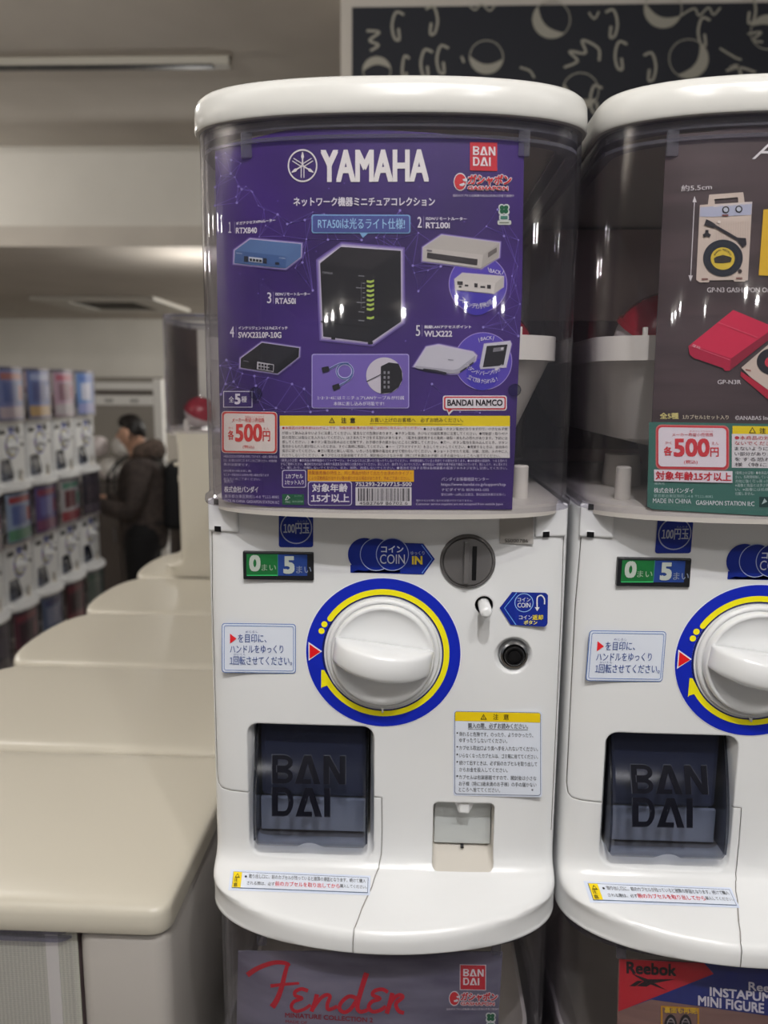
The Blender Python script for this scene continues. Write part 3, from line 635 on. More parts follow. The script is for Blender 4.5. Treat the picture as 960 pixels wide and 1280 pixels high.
# ------------------------------------------------------------------ machines in the foreground: two columns of two
PITCH, RISE = .270, .5640
base0 = EYE-.397
M1 = make_machine((0, 0, base0))
LIDLESS = ('lid',)
M2 = copy_tree(M1); M2.location = (PITCH, 0, base0)
M3 = copy_tree(M1, skip=LIDLESS); M3.location = (0, 0, base0-RISE)
M4 = copy_tree(M1, skip=LIDLESS); M4.location = (PITCH, 0, base0-RISE)
for o, l in ((M1, 'white capsule toy machine with the purple network equipment card in its clear dome'), (M2, 'white capsule toy machine at the right edge holding a dark record player card'),
             (M3, 'lower capsule machine under the purple one, showing a slate card with red script'), (M4, 'lower capsule machine at the bottom right, showing a red and blue shoe card')):
    tag(o, l, 'capsule toy machine', 'capsule toy machines in the near wall')

def card_sheet(parent, S_, left, right, top, bot, material, nx=44, ny=30, name='card_sheet'):
    bm = bmesh.new(); g = {}
    for i in range(nx+1):
        for j in range(ny+1):
            u, v = i/nx, j/ny; yt, yb = top(u), bot(u); y = yt+(yb-yt)*v
            xl, xr = left(y), right(y); g[i, j] = bm.verts.new(S_(xl+(xr-xl)*u, y, -1.2))
    h = {k: bm.verts.new(v.co+Vector((0, .0008, 0))) for k, v in g.items()}
    for i in range(nx):
        for j in range(ny):
            bm.faces.new((g[i, j], g[i, j+1], g[i+1, j+1], g[i+1, j])); bm.faces.new((h[i, j], h[i+1, j], h[i+1, j+1], h[i, j+1]))
    loop = [(i, 0) for i in range(nx)]+[(nx, j) for j in range(ny)]+[(i, ny) for i in range(nx, 0, -1)]+[(0, j) for j in range(ny, 0, -1)]
    for a, b in zip(loop, loop[1:]+loop[:1]): bm.faces.new((g[a], g[b], h[b], h[a]))
    return mk(name, fix(bm), material, parent, True, 50)
def pw(pts):
    def f(x):
        for (a, c), (b, d) in zip(pts, pts[1:]):
            if x <= b: return c+(d-c)*(max(x, a)-a)/(b-a)
        return pts[-1][1]
    return f
def toy_mark(P, x0, y0, x1, y1, tilt=0, ol=(226, 222, 224)):
    """the red round mark with the katakana wordmark and its roman line"""
    w, h = x1-x0, y1-y0; R = (206, 44, 52)
    cx, cy, r = x0+.115*w, y0+.5*h, .115*w
    P.disc(cx, cy, r*1.0, ol, 1, ry=h*.55); P.disc(cx, cy, r*.86, R, 2, ry=h*.48)
    P.poly([(cx-.15*r, cy+.16*h), (cx+.55*r, cy+.05*h), (cx+.75*r, cy+.16*h), (cx+.4*r, cy+.26*h), (cx+.0*r, cy+.25*h)], ol, 3); P.poly([(cx+.35*r, cy-.16*h), (cx+1.05*r, cy-.22*h), (cx+1.05*r, cy-.02*h), (cx+.5*r, cy-.04*h)], ol, 3)
    for dx, dy in ((-.6, -.5), (.6, -.5), (-.6, .5), (.6, .5), (0, .8), (0, -.8), (.8, 0), (-.8, 0)):
        P.text('ガシャポン', x0+.25*w+dx, y0+.06*h+dy, x1+dx, y0+.66*h+dy, ol, 1, .05, tilt, .12); P.text('GASHAPON', x0+.25*w+dx, y0+.76*h+dy, x1-.06*w+dx, y0+.98*h+dy, ol, 1, .04, tilt)
    P.text('ガシャポン', x0+.25*w, y0+.06*h, x1, y0+.66*h, R, 3, .045, tilt, .12); P.text('GASHAPON', x0+.25*w, y0+.76*h, x1-.06*w, y0+.98*h, R, 3, .03, tilt)
def red_block(P, x0, y0, x1, y1, tilt=0, ol=None):
    if ol: P.rect(x0-1, y0-1, x1+1, y1+1, ol, 0, tilt)
    P.rect(x0, y0, x1, y1, (200, 42, 56), 1, tilt); m = .11*(x1-x0)
    block_logo(P, x0+m, y0+m*1.4, x1-m*.6, y1-m*1.6, (232, 226, 226), 2, .10, tilt)
def sprout_mark(P, x, y, k=1):
    for dx, dy in ((-4, -4), (4, -4), (-4, 4), (4, 4)): P.disc(x+dx*k*.8, y+dy*k*.8, 4.2*k, (214, 220, 214), 1, n=14)
    for dx, dy in ((-3.4, -3.4), (3.4, -3.4), (-3.2, 2.6), (3.2, 2.6)): P.disc(x+dx*k*.8, y+dy*k*.8, 3*k, (20, 96, 62), 2, n=14)
    P.rrect(x-6.5*k, y+7*k, x+6.5*k, y+14*k, 2*k, (206, 212, 210), 1); P.rrect(x-8.5*k, y+14*k, x+9.5*k, y+20*k, 2*k, (206, 210, 200), 1); P.rect(x-4.5*k, y+8.4*k, x+4.8*k, y+12.6*k, (70, 130, 110), 2); P.rect(x-6*k, y+16.4*k, x+6.5*k, y+17.8*k, (120, 130, 110), 2)

# ------------------------------------------------------------------ purple display card
SD = Surf((0, 0, base0), 'dome')
PURPLE = mat('card_purple', build=noise_mix((44, 20, 88), (70, 36, 130), 7, (1, 1, 1.2), .35, .7, 3), rough=.42)
C1 = empty('display_card', (0, -.03, base0+H_DOME)); tag(C1, 'purple display card listing five miniature network devices, inside the middle clear dome', 'display card', 'display cards of the near machines')
def under(P):                                    # prints are built in machine coordinates: hang them on the card's own empty
    P.done(8)
def card_part(name, label=None):
    P = Print(SDX, name, None); return P
class Shift:
    """a dome surface expressed relative to the card's empty"""
    def __init__(s, surf, off): s.s = surf; s.o = Vector(off); s.kind = 'dome'
    def __call__(s, px, py, layer=0): return s.s(px, py, layer)-s.o
D1 = Shift(SD, (0, -.03, H_DOME))
C1S = card_sheet(C1, D1, pw([(160, 268.5), (370, 271.5), (640, 277.5)]), pw([(160, 655.5), (370, 652.5), (640, 640)]), pw([(0, 185), (.015, 181), (.10, 175), (.22, 163.5), (.30, 161.5), (.55, 162.5), (.70, 166), (1, 176.5)]), pw([(0, 624), (.03, 628.5), (.15, 633), (.45, 637), (1, 637)]), PURPLE)
W1 = (226, 222, 228)
def part(name, **k): return Print(D1, name, C1, 8)
# network of thin lines and nodes printed over the purple
P = part('line_artwork'); LV, LD = (112, 92, 178), (150, 136, 210)
r2 = random.Random(3)
def web(nodes, maxd, n_max=3, w=.5):
    for i, p in enumerate(nodes):
        near = sorted((math.dist(p, q), j) for j, q in enumerate(nodes) if j != i)[:n_max]
        for d, j in near:
            if d < maxd and (i < j or True): P.line([p, nodes[j]], w, LV, 0)
        P.disc(p[0], p[1], r2.choice((.8, 1.1, 1.6)), LD, .6, n=10)
web([(281.5, 191), (270, 197), (289, 200), (301, 204), (276, 220), (288.5, 217), (293.5, 221.5), (268.8, 234), (298, 233), (307.5, 233), (302, 236.5), (314, 238.5), (315.5, 240), (295, 246), (268.6, 257), (323, 257), (330, 262), (296, 253.5), (332, 282), (347, 268), (359, 280), (364, 278), (383, 299), (381, 275), (391, 265), (405, 267), (410, 299.5), (422, 299.5), (452, 300), (381, 316), (378, 328), (369, 335), (391, 363), (355, 295), (324, 296)], 90, 4)
web([(500, 263), (496, 299), (470, 297), (480, 296), (523, 291), (608, 283), (630, 295), (622, 262), (648, 300), (516, 332), (518, 341), (535, 338), (551, 333), (523, 364), (480, 325), (505, 316), (566, 320), (647, 333), (645, 357), (637, 371), (643, 397), (632, 403), (623, 391), (604, 409), (628, 412), (648, 420), (650, 380), (640, 345)], 80, 4)
web([(283, 450), (275, 457), (288, 460), (303, 467), (282, 480), (292, 477), (297, 484), (320, 482), (322, 500), (318, 490), (276, 493), (356, 515), (385, 508), (388, 515), (380, 486), (365, 480), (335, 472), (409, 513), (330, 512), (300, 455), (345, 510), (318, 470)], 70, 4)
web([(440, 512), (420, 508), (466, 515), (530, 513), (560, 500), (540, 480), (600, 516), (575, 515)], 60, 2)
for k in range(70):
    x, y = 285+350*r2.random(), 190+330*r2.random(); P.disc(x, y, .5+.5*r2.random(), LV, .4, n=8)
merge_print(P, C1S)
P = part('title_lettering'); P.text('YAMAHA', 402, 188.5, 534.8, 226.2, (236, 232, 228), 1, .055, -.6); P.done()['label'] = 'large white capital title on the purple card'
P = part('round_emblem'); EM = (232, 228, 224); P.ring(378.2, 207, 18.6, 1.8, EM, 1, 48, ry=20.6)
for k in range(3):                               # three crossed tuning forks
    a = math.radians(-90+120*k); ca, sa = math.cos(a), math.sin(a); tr = lambda u, v: (378.2+u*ca-v*sa, 207+1.08*(u*sa+v*ca))
    P.line([tr(15.5, 0), tr(1.5, 0)], 1.7, EM, 1); P.poly([tr(16, 0), tr(13, 1.3), tr(10, 2.0), tr(7, 0), tr(10, -2.0), tr(13, -1.3)], EM, 1.2)
    for v in (1.7, -1.7): P.line([tr(2.5, 0), tr(-1.5, v), tr(-14, v)], 1.25, EM, 1)
P.done()
P = part('subtitle_lettering'); P.text('ネットワーク機器ミニチュアコレクション', 367, 246.5, 543.5, 257.5, W1, 1, .035); P.done()
P = part('publisher_block'); red_block(P, 587.5, 177.5, 621.5, 213, .8); P.done()['label'] = 'red square with white block letters'
P = part('toy_mark'); toy_mark(P, 567, 217, 639, 237.5, .6); P.text('当社のカプセル自販機の商品は各地の売場で展開中', 566, 242.6, 642.5, 246, (196, 190, 206), 1, .02, .4); P.done()['label'] = 'red katakana wordmark with a round red face mark'
P = part('sprout_mark'); sprout_mark(P, 630, 262, .95); P.done()['label'] = 'small green clover mark'
P = part('callout_box'); BC = (128, 172, 214)
P.rrect(389.5, 268, 513, 291.5, 3, BC, 1, .4); P.rrect(391, 269.5, 511.5, 290, 2.2, (74, 84, 150), 2, .4); P.poly([(449, 290.5), (461, 290.8), (453.5, 297.5)], BC, 1); P.text('RTA50iは光るライト仕様!', 397.5, 272.5, 506, 286, (164, 206, 238), 3, .02, .4); P.done()['label'] = 'pale blue outlined box'
# captions
for n, x, y, kana, kw, code, cw, kt in (('1', 285.5, 277.5, 'ギガアクセスVPNルーター', 344, 'RTX840', 321, -4.5), ('2', 522, 271, 'ISDNリモートルーター', 583.5, 'RT100i', 562, .6), ('3', 334, 365.5, 'ISDNリモートルーター', 387.5, 'RTA50i', 369.5, 0), ('4', 287.5, 408, 'インテリジェントL2 PoEスイッチ', 359.5, 'SWX2310P-10G', 351.5, 0), ('5', 520, 406.5, '無線LANアクセスポイント', 589, 'WLX222', 565, 0)):
    P = part('caption_lettering'); P.text(n, x, y, x+5 if n != '1' else x+3.5, y+13.5, W1, 1, .02); P.line([(x+7.6, y-.5), (x+7.6, y+14)], .5, (150, 140, 180), 1)
    P.text(kana, x+10.5 if n != '1' else x+9.5, y, kw, y+4, (232, 228, 236), 1, .03, kt); P.text(code, x+10.5 if n != '1' else x+9.5, y+7.2, cw, y+14.2, W1, 1, .035, -.4 if n == '1' else 0); P.done()
GLOW = [(108, 88, 160), (160, 146, 196), (206, 198, 216)]
def glow(P, pts, big=4.5):
    cx = sum(p[0] for p in pts)/len(pts); cy = sum(p[1] for p in pts)/len(pts)
    for k, c in enumerate(GLOW):
        d = big*(1-k/2.6)
        P.poly(grow(pts, d), c, 1+.5*k)
def grow(pts, d):
    n = len(pts); out = []
    A = sum(pts[i][0]*pts[(i+1) % n][1]-pts[(i+1) % n][0]*pts[i][1] for i in range(n)); sg = 1 if A > 0 else -1
    for i in range(n):
        p, a, b = Vector(pts[i]), Vector(pts[i-1]), Vector(pts[(i+1) % n]); e1 = (p-a).normalized(); e2 = (b-p).normalized()
        n1 = Vector((e1.y, -e1.x))*sg; n2 = Vector((e2.y, -e2.x))*sg; m = (n1+n2); m = m/max(.35, m.length_squared)*2 if m.length > .01 else n1
        if m.length > 1.5: m = m.normalized()*1.5
        out.append(tuple(p+m*d))
    return out
# 1 blue router
P = part('product_picture'); o1 = [(293.5, 313), (312.5, 299), (376.5, 305), (376, 321), (357, 335.5), (292.8, 329)]; glow(P, o1, 2.6)
P.poly([(293.5, 313), (312.5, 299), (376.5, 305), (358, 320.5)], (88, 118, 164), 3); P.poly([(293.5, 313), (358, 320.5), (357, 335.5), (292.8, 329)], (66, 96, 146), 3); P.poly([(358, 320.5), (376.5, 305), (376, 321), (357, 335.5)], (84, 112, 158), 3)
P.poly([(305, 320), (310, 320.5), (310, 327.5), (305, 327)], (24, 32, 50), 4); P.poly([(311, 320.8), (328, 322.8), (328, 328.8), (311, 326.8)], (200, 206, 214), 4)
for k in range(4): P.poly([(312+4*k, 323+.45*k), (315+4*k, 323.3+.45*k), (315+4*k, 326.4+.45*k), (312+4*k, 326+.45*k)], (30, 34, 44), 5)
P.poly([(329, 322.5), (333.5, 323), (333.5, 329.6), (329, 329)], (24, 32, 50), 4); P.rect(344, 327.6, 349, 330.6, (26, 34, 56), 4, .5); P.text('YAMAHA', 295, 315.3, 302.5, 317, (190, 200, 216), 4, 0, .8); P.text('RTX840', 349, 321.4, 356.5, 323.2, (190, 200, 216), 4, 0, .8); P.done()['label'] = 'printed picture of a blue router'
# 2 pale router and its back
P = part('product_picture'); P.disc(597.5, 355, 36.6, (168, 150, 214), .8, n=60); P.disc(597.5, 355, 35.7, (84, 66, 176), 1, n=60); P.disc(596, 372, 22, (66, 52, 170), 1.15, n=40)
o2 = [(529, 309.5), (552, 294), (624.5, 303.5), (623.5, 321.5), (601.5, 335.5), (528.5, 326)]; glow(P, o2, 2.4)
P.poly([(529, 309.5), (552, 294), (624.5, 303.5), (604, 318.5)], (186, 180, 172), 3); P.poly([(529, 309.5), (604, 318.5), (601.5, 335.5), (528.5, 326)], (196, 190, 182), 3); P.poly([(604, 318.5), (624.5, 303.5), (623.5, 321.5), (601.5, 335.5)], (176, 170, 162), 3)
P.poly([(534, 315.5), (597, 324), (596.5, 331.5), (533.5, 322.5)], (58, 54, 56), 4); P.poly([(610, 316), (621, 309), (621, 315), (610, 322)], (110, 104, 100), 4); P.rect(533.5, 312, 540, 314, (110, 104, 110), 4, .6)
o2 = [(568.5, 349), (578, 341.5), (629.5, 345.5), (629, 358.5), (617, 367), (569.5, 362)]; glow(P, o2, 1.6)
P.poly([(568.5, 349), (578, 341.5), (629.5, 345.5), (619, 354)], (206, 200, 192), 3); P.poly([(568.5, 349), (619, 354), (617, 367), (569.5, 362)], (212, 206, 198), 3); P.poly([(619, 354), (629.5, 345.5), (629, 358.5), (617, 367)], (190, 184, 176), 3)
for x, y, w, h in ((571.5, 351.5, 7, 4.5), (573.5, 357.2, 3.6, 2), (581, 355.5, 4.4, 2.2), (593, 354, 4, 5), (600.5, 357.4, 6, 2.2), (609, 356, 4.6, 4.6)): P.rect(x, y, x+w, y+h, (48, 44, 48), 4, .3)
P.text('BACK', 612.5, 335.6, 626.5, 340.6, (226, 220, 236), 3, .02, 3); P.line([(610, 334), (611.5, 340)], .6, W1, 3); P.line([(630, 338), (627.5, 343)], .6, W1, 3)
P.arctext('スイッチが押せる!', 597.5, 355, 30.5, 140, 38, 6.4, W1, 4, .02); P.line([(569.8, 362), (570.5, 367), (573, 371.5)], 1.2, W1, 3, True); P.done()['label'] = 'printed picture of a pale grey router and its back'
# 3 black tower
P = part('product_picture'); o3 = [(400, 327), (428, 307.5), (501, 313.5), (501.5, 402), (465, 428), (404, 421.5)]; glow(P, o3, 5)
P.poly([(400, 329), (426, 308.5), (501, 313.5), (464, 337)], (40, 38, 42), 3); P.poly([(400, 329), (464, 337), (463, 428), (404, 420.5)], (30, 29, 34), 3); P.poly([(464, 337), (501, 313.5), (501.5, 402), (463, 428)], (24, 24, 30), 3)
P.poly([(401, 401), (463.5, 409), (463.5, 411), (401, 403)], (16, 16, 20), 4); P.poly([(414, 420.8), (419, 421.4), (419, 424.6), (414, 424)], (18, 18, 22), 3); P.poly([(460, 427), (466, 427), (466, 430), (460, 430)], (18, 18, 22), 3)
for k in range(8):
    y = 349.4+5.8*k+(5 if k == 7 else 0); P.poly([(458.5, y+.8), (463.4, y+1.6), (467.5, y), (467.5, y+2.8), (463.4, y+4.4), (458.5, y+3.4)], (182, 206, 92), 4)
P.line([(451.5, 352.5), (451.5, 386)], .4, (120, 120, 124), 4)
for k in range(6): P.rect(453, 353.4+6*k, 456.5, 354.6+6*k, (130, 130, 134), 4)
for x, y in ((448, 344), (445, 358.8), (446, 377.2), (448, 389), (448, 399.8)): P.rect(x, y, x+7.5, y+1.3, (130, 130, 134), 4, .6)
P.text('YAMAHA', 403, 339, 416, 342, (150, 150, 154), 4, .01, 1.2); P.text('RTA50i', 408, 391, 414, 393.4, (150, 150, 154), 4); P.text('ISDN REMOTE ROUTER', 404, 395, 421, 397.4, (140, 140, 144), 4, 0, 1); P.rect(404, 396.6, 411, 400.4, (110, 110, 116), 4, .4); P.done()['label'] = 'printed picture of a black router tower with green lamps'
# 4 black switch
P = part('product_picture'); o4 = [(301, 448), (327.5, 428.3), (374, 435), (373.5, 446), (347, 466.8), (300.5, 459.5)]; glow(P, o4, 2.4)
P.poly([(301, 448), (327.5, 428.3), (374, 435), (347.5, 455.8)], (36, 35, 42), 3); P.poly([(301, 448), (347.5, 455.8), (347, 466.8), (300.5, 459.5)], (28, 27, 34), 3); P.poly([(347.5, 455.8), (374, 435), (373.5, 446), (347, 466.8)], (20, 20, 26), 3)
P.poly([(321.5, 452), (342.5, 455.6), (342, 465), (321, 461.5)], (196, 192, 196), 4)
for k in range(4):
    for j in range(2): P.rect(323+3.8*k, 454+.6*k+4*j, 325.8+3.8*k, 456.8+.6*k+4*j, (34, 32, 38), 5, .4)
P.poly([(336.6, 455.6), (341.6, 456.4), (341.3, 463.8), (336.4, 463)], (30, 28, 36), 5); P.rect(304, 450.4, 311, 451.4, (120, 118, 126), 4, 1); P.done()['label'] = 'printed picture of a black network switch'
# 5 white access point and its back
P = part('product_picture'); P.disc(604, 451.5, 36.2, (168, 150, 214), .8, n=60); P.disc(604, 451.5, 35.3, (88, 70, 178), 1, n=60); P.disc(603, 468, 20, (68, 54, 172), 1.15, n=40)
o5 = [(517.5, 458), (533, 434), (548, 431), (591, 440), (595.5, 444.5), (594, 451), (572, 466.5), (563, 467)]; glow(P, o5, 2.2)
P.poly([(519, 459), (533, 435), (548, 432.5), (591, 441), (594.5, 446), (573, 463), (566, 464.5)], (200, 198, 206), 3); P.poly([(519, 457), (566, 462.5), (573, 461), (594.5, 444), (594, 450), (572, 466), (563, 467), (521, 460.5)], (168, 166, 176), 3.3)
P.line([(529, 461.4), (545, 463.5), (558, 466.5)], 2, (44, 42, 50), 4); P.line([(575, 465), (592, 453)], 1.2, (44, 42, 50), 4); P.rect(560, 449, 567, 450.2, (150, 148, 158), 4, .5)
o5 = [(605.5, 430), (637.5, 426.5), (639, 430), (632.5, 459), (601, 461), (600, 457.5)]; glow(P, o5, 1.4); P.poly(o5, (206, 204, 212), 3); P.poly([(608.5, 432.5), (634.5, 430.5), (629.5, 456.5), (603.5, 459)], (34, 32, 38), 4)
P.poly([(617, 435), (630.5, 433.5), (629.5, 438.5), (616, 440)], (128, 126, 132), 5); P.poly([(626.5, 434.5), (629.5, 434.2), (629, 437), (626, 437.3)], (206, 204, 208), 6); P.poly([(618, 459), (623.5, 458.5), (622, 463), (620, 463)], (206, 204, 212), 3)
P.text('BACK', 601, 421.6, 615, 426, (226, 220, 236), 3, .02, -1.8); P.line([(598, 422.5), (599.5, 428)], .6, W1, 3); P.line([(617.5, 420), (616, 426)], .6, W1, 3)
P.arctext('スタンドパーツ付きで', 606, 436, 33, 141, 42, 5.2, W1, 4, .02); P.arctext('立て掛けられる!', 606, 440, 39, 124, 62, 5.2, W1, 4, .02); P.done()['label'] = 'printed picture of a white access point and its stand'
# cable inset
P = part('cable_inset'); P.rrect(389.5, 442.3, 511.5, 510.5, 3, (176, 164, 220), 1); P.rrect(390.7, 443.5, 510.3, 509.3, 2.4, (118, 98, 178), 2)
P.disc(480.5, 469.5, 22.8, (206, 200, 208), 3, n=48)
P.poly([(476, 458), (486, 453), (498, 454.5), (502.5, 464), (502.9, 475), (498, 484), (489, 490.6), (476, 491.8)], (30, 28, 32), 4)
for j in range(4):
    for k in range(2): P.rect(479.5+5*k, 464+6*j, 482+5*k, 467.5+6*j, (140, 138, 144), 5)
P.line([(480, 466), (470, 471), (458, 477)], .9, (60, 58, 64), 5)
P.ring(431, 464, 11.4, 3.4, (190, 190, 226), 3, ry=11); P.ring(431, 464, 10.6, 1.4, (70, 96, 150), 4, ry=10.2)
P.line([(412, 461), (425, 454.5), (436, 454)], 2.6, (186, 186, 224), 3.2, True); P.line([(424, 482), (436, 475), (441, 468)], 2.6, (186, 186, 224), 3.2, True); P.line([(412, 461), (425, 454.5), (436, 454)], 1.2, (70, 96, 150), 4.4, True); P.line([(424, 482), (436, 475), (441, 468)], 1.2, (70, 96, 150), 4.4, True)
P.poly([(402, 459.5), (410.5, 457.5), (412, 463.5), (403.5, 466)], (28, 26, 34), 5); P.poly([(415, 482), (423.5, 479), (425.5, 485), (417, 488.5)], (28, 26, 34), 5)
P.text('1･2･3･4にはミニチュアLANケーブルが付属', 396.5, 494.8, 505, 499.6, (226, 222, 234), 4, .02); P.text('本体に差し込みが可能です!', 417, 502, 480, 507, (226, 222, 234), 4, .02); P.done()['label'] = 'lilac box with a pictured cable'
P = part('count_badge'); P.rect(279, 488.8, 315.5, 509.4, (214, 210, 222), 1); P.rect(280, 489.8, 314.5, 508.4, (58, 36, 106), 2); P.text('全', 286, 495.4, 292.4, 503, W1, 3, .02); P.text('5', 293.8, 492.6, 300, 504.8, W1, 3, .05); P.text('種', 301.6, 495.4, 308.4, 503, W1, 3, .02); P.done()
P = part('bubble_badge'); P.rrect(553.5, 494.4, 633.5, 513.2, 3, (232, 224, 228), 1); P.poly([(553.5, 500), (558, 512), (561, 519), (567, 512.5)], (232, 224, 228), 1)
P.rrect(555, 495.8, 632.2, 511.8, 2.4, (206, 40, 56), 2); P.poly([(555, 502), (558.8, 510), (561, 515.6), (566, 511)], (206, 40, 56), 2); P.rrect(556.8, 497.4, 630.6, 510.2, 1.6, (234, 228, 230), 3); P.text('BANDAI NAMCO', 559.5, 499.6, 628, 507, (40, 32, 36), 4, .04); P.done()['label'] = 'white speech bubble badge with a red outline'
# price label
P = part('price_label'); RD = (208, 62, 58); CRM = (228, 218, 208)
P.rrect(276.8, 513.8, 346.6, 566.2, 4.5, (222, 210, 204), 1, 1); P.rrect(277.6, 514.6, 345.9, 565.4, 4.2, RD, 2, 1); P.rrect(279.8, 516.6, 343.6, 563.4, 3.6, CRM, 3, 1)
P.text('メーカー希望小売価格', 290, 522, 330.5, 528, RD, 4, .01); P.text('きぼうこうりかかく', 306, 519.6, 330, 521.6, RD, 4); P.text('各', 285, 538, 292.2, 549.6, RD, 4, .04); P.text('かく', 285.6, 533.4, 291.5, 536.4, RD, 4); P.text('500', 294.6, 530.4, 327, 551.4, RD, 4, .045); P.text('円', 328.6, 539, 337.4, 551.4, RD, 4, .03); P.text('えん', 329, 534.4, 336.5, 537.4, RD, 4); P.text('(税込)', 303.5, 556.4, 317.6, 561, RD, 4, .02); P.done()['label'] = 'cream price label with red numerals'
# notice panel
P = part('notice_panel'); YL = (238, 212, 20); TX = (66, 60, 64)
P.rect(349.6, 519.4, 637.4, 532.4, YL, 1, .4); P.rect(349.6, 532.4, 637.2, 572, (222, 218, 214), 1, .4)
P.poly([(411, 528.6), (418.8, 528.8), (414.9, 521.6)], (50, 40, 10), 2); P.poly([(412.5, 527.8), (417.3, 527.9), (414.9, 523.4)], YL, 3); P.rect(414.6, 524.6, 415.3, 527.2, (50, 40, 10), 4); P.text('注', 426.6, 522.2, 433, 528.8, (50, 40, 10), 2, .03); P.text('意', 437.6, 522.2, 444, 528.8, (50, 40, 10), 2, .03)
P.text('お買い上げのお客様へ　必ずお読みください。', 463, 522.2, 579, 527.8, (60, 50, 20), 2, .01); P.line([(462, 529.6), (578, 530.2)], .4, (60, 50, 20), 2)
P.text('●本商品の対象年齢は15才以上です。対象年齢未満のお子様には絶対に与えないでください。', 352.6, 533, 527, 536.8, (196, 70, 66), 2, .012)
P.text('●小さな部品・ボタン電池がありますので、小さなお子様', 529.5, 534.2, 634.5, 538, TX, 2, .012)
NT = ['が誤って飲み込まないように注意してください。窒息などの危険があります。●ボタン電池、ネジなどの誤飲事故に注意してください。●可動部・取り付け', '部の隙間には指などを入れないでください。はさまれてケガをする恐れがあります。〈電池を誤使用すると発熱・破裂・液もれの恐れがあります。下記に注', '意してください。〉●ボタン電池は飲み込むと危険です。お子様の手の届かないところに保管してください。●万一、ボタン電池を飲み込んだとき、ボタン', '電池からもれた液が目に入ったときは、すぐに医師に相談してください。●＋－（プラスマイナス）を正しくセットしてください。●廃棄するときは、自治体の', '指示に従ってください。●古い電池と新しい電池、いろいろな種類の電池をまぜて使わないでください。●ショートさせたり充電、分解、加熱、火の中に入', 'れたりしないでください。●カプセルは包装容器ですので、開封後は小さなお子様（特に3才未満のお子様）の手の届かないところへ捨ててください。']
for k, tx in enumerate(NT): P.text(tx, 352.6, 539.2+5.55*k, 634.5-(9 if k == 5 else 0), 543.2+5.55*k, TX, 2, .012, .9)
NP = (196, 188, 212)
for k, tx in enumerate(['〈使用上の注意〉●本商品は精密機器のリファイサージュ、タイルなどの上に置いたり貼ったりしないでください。長時間接触していると色移りする場合があります。●本体基板の誤操作、つまる恐れで', 'からご使用ください。●直射日光の当たる場所や高温多湿の場所には置かないでください。落としたり、曲げたりしないでください。●本商品は一部精密な電子部品で構成されています。落としたり、水に濡らすと', 'く、壊したり、分解しないでください。また、加熱、改造しないでください。●電池を交換する際は各機器裏の電池ブタのネジを外し交換してください。']):
    P.text(tx, 351, 573.6+4.6*k, 634, 577.2+4.6*k, NP, 2, .012, .6)
P.done()['label'] = 'yellow and white notice panel'
P = part('fine_print')
for k, (tx, x1) in enumerate((('※商品は広告及び店頭写真を使用しております。※画像と実際の商品', 346.5), ('とは、多少異なる点がございますことをご了承ください。※対象年齢', 346), ('表示は目安です。', 312), ('', 0), ('LR41電池×3個(お試し用)', 314), ('モニター用電池のため寿命が短い場合があります', 336), ('あらかじめご了承ください。', 325))):
    if tx: P.text(tx, 279.5, 568.6+5*k-(2 if k > 3 else 0), x1, 572+5*k-(2 if k > 3 else 0), NP, 1, .01, .8)
P.text('発売元', 280, 599.6, 291.5, 603.6, NP, 1, .01); P.text('株式会社バンダイ', 280.4, 607.6, 322.6, 615.4, W1, 1, .025, .6); P.text('東京都台東区駒形1-4-8 〒111-8081', 280.6, 618, 349, 622.4, NP, 1, .01, 1); P.text('MADE IN CHINA  GASHAPON STATION II:C', 280.2, 624, 349, 627.6, NP, 1, .015, 2.4); P.done()
P = part('capsule_badge'); P.rrect(352.6, 587.4, 382.6, 609.6, 2.4, (206, 200, 220), 1); P.rrect(353.6, 588.4, 381.6, 608.6, 2, (66, 42, 116), 2); P.text('1カプセル', 357, 592.4, 378.6, 597.8, W1, 3, .025); P.text('1セット入り', 356, 600, 379.6, 605.6, W1, 3, .025); P.done()
P = part('paper_mark'); P.rect(352.8, 617.6, 380, 630.6, (26, 96, 62), 1, .3); P.poly([(356, 625), (359.5, 618.8), (363, 622.4), (361, 622.8), (359.6, 620.8), (357.8, 624), (359, 625.2)], (196, 206, 200), 2); P.line([(361.6, 622), (358.6, 625)], .8, (196, 206, 200), 2); P.text('FSC', 357, 626.4, 363, 628.6, (196, 206, 200), 2); P.text('ミックス', 368, 619.2, 377, 621, (150, 186, 164), 2); P.text('責任ある森林管理', 365.4, 625.8, 378.6, 628, (150, 186, 164), 2); P.done()['label'] = 'small green paper mark'
P = part('caution_bar'); P.rect(384.6, 587, 517.4, 601.4, (238, 178, 20), 1, .8); P.text('自動販売機の特性上、同じ商品が続けて出たりお求めのタイプ・', 386, 588.4, 514, 593.4, (170, 76, 20), 2, .012, .6); P.text('により足数商品が出やすい等の偏りが出る場合があります。予めご了承ください。', 386, 595, 512, 599.8, (170, 76, 20), 2, .012, .6); P.done()['label'] = 'orange caution bar'
P = part('age_badge'); P.rrect(384.8, 601.6, 440, 632, 3.4, (206, 200, 220), 1); P.rrect(385.8, 602.6, 439, 631, 3, (66, 42, 116), 2); P.text('対象年齢', 390.4, 604.8, 434.4, 614.8, W1, 3, .03); P.text('15才以上', 389, 617.4, 436.4, 627.8, W1, 3, .035); P.done()['label'] = 'white outlined age badge'
P = part('barcode'); P.text('751293-2797715-500', 444.6, 602.8, 514.4, 607.6, W1, 1, .03); P.rect(444.4, 609, 514.4, 631.8, (220, 216, 216), 1); r3 = random.Random(11); x = 447.5
while x < 511.5:
    w = r3.choice((.6, .6, 1.1, 1.6)); P.rect(x, 610.4, x+w, 626.4, (40, 36, 44), 2); x += w+r3.choice((.7, .9, 1.4))
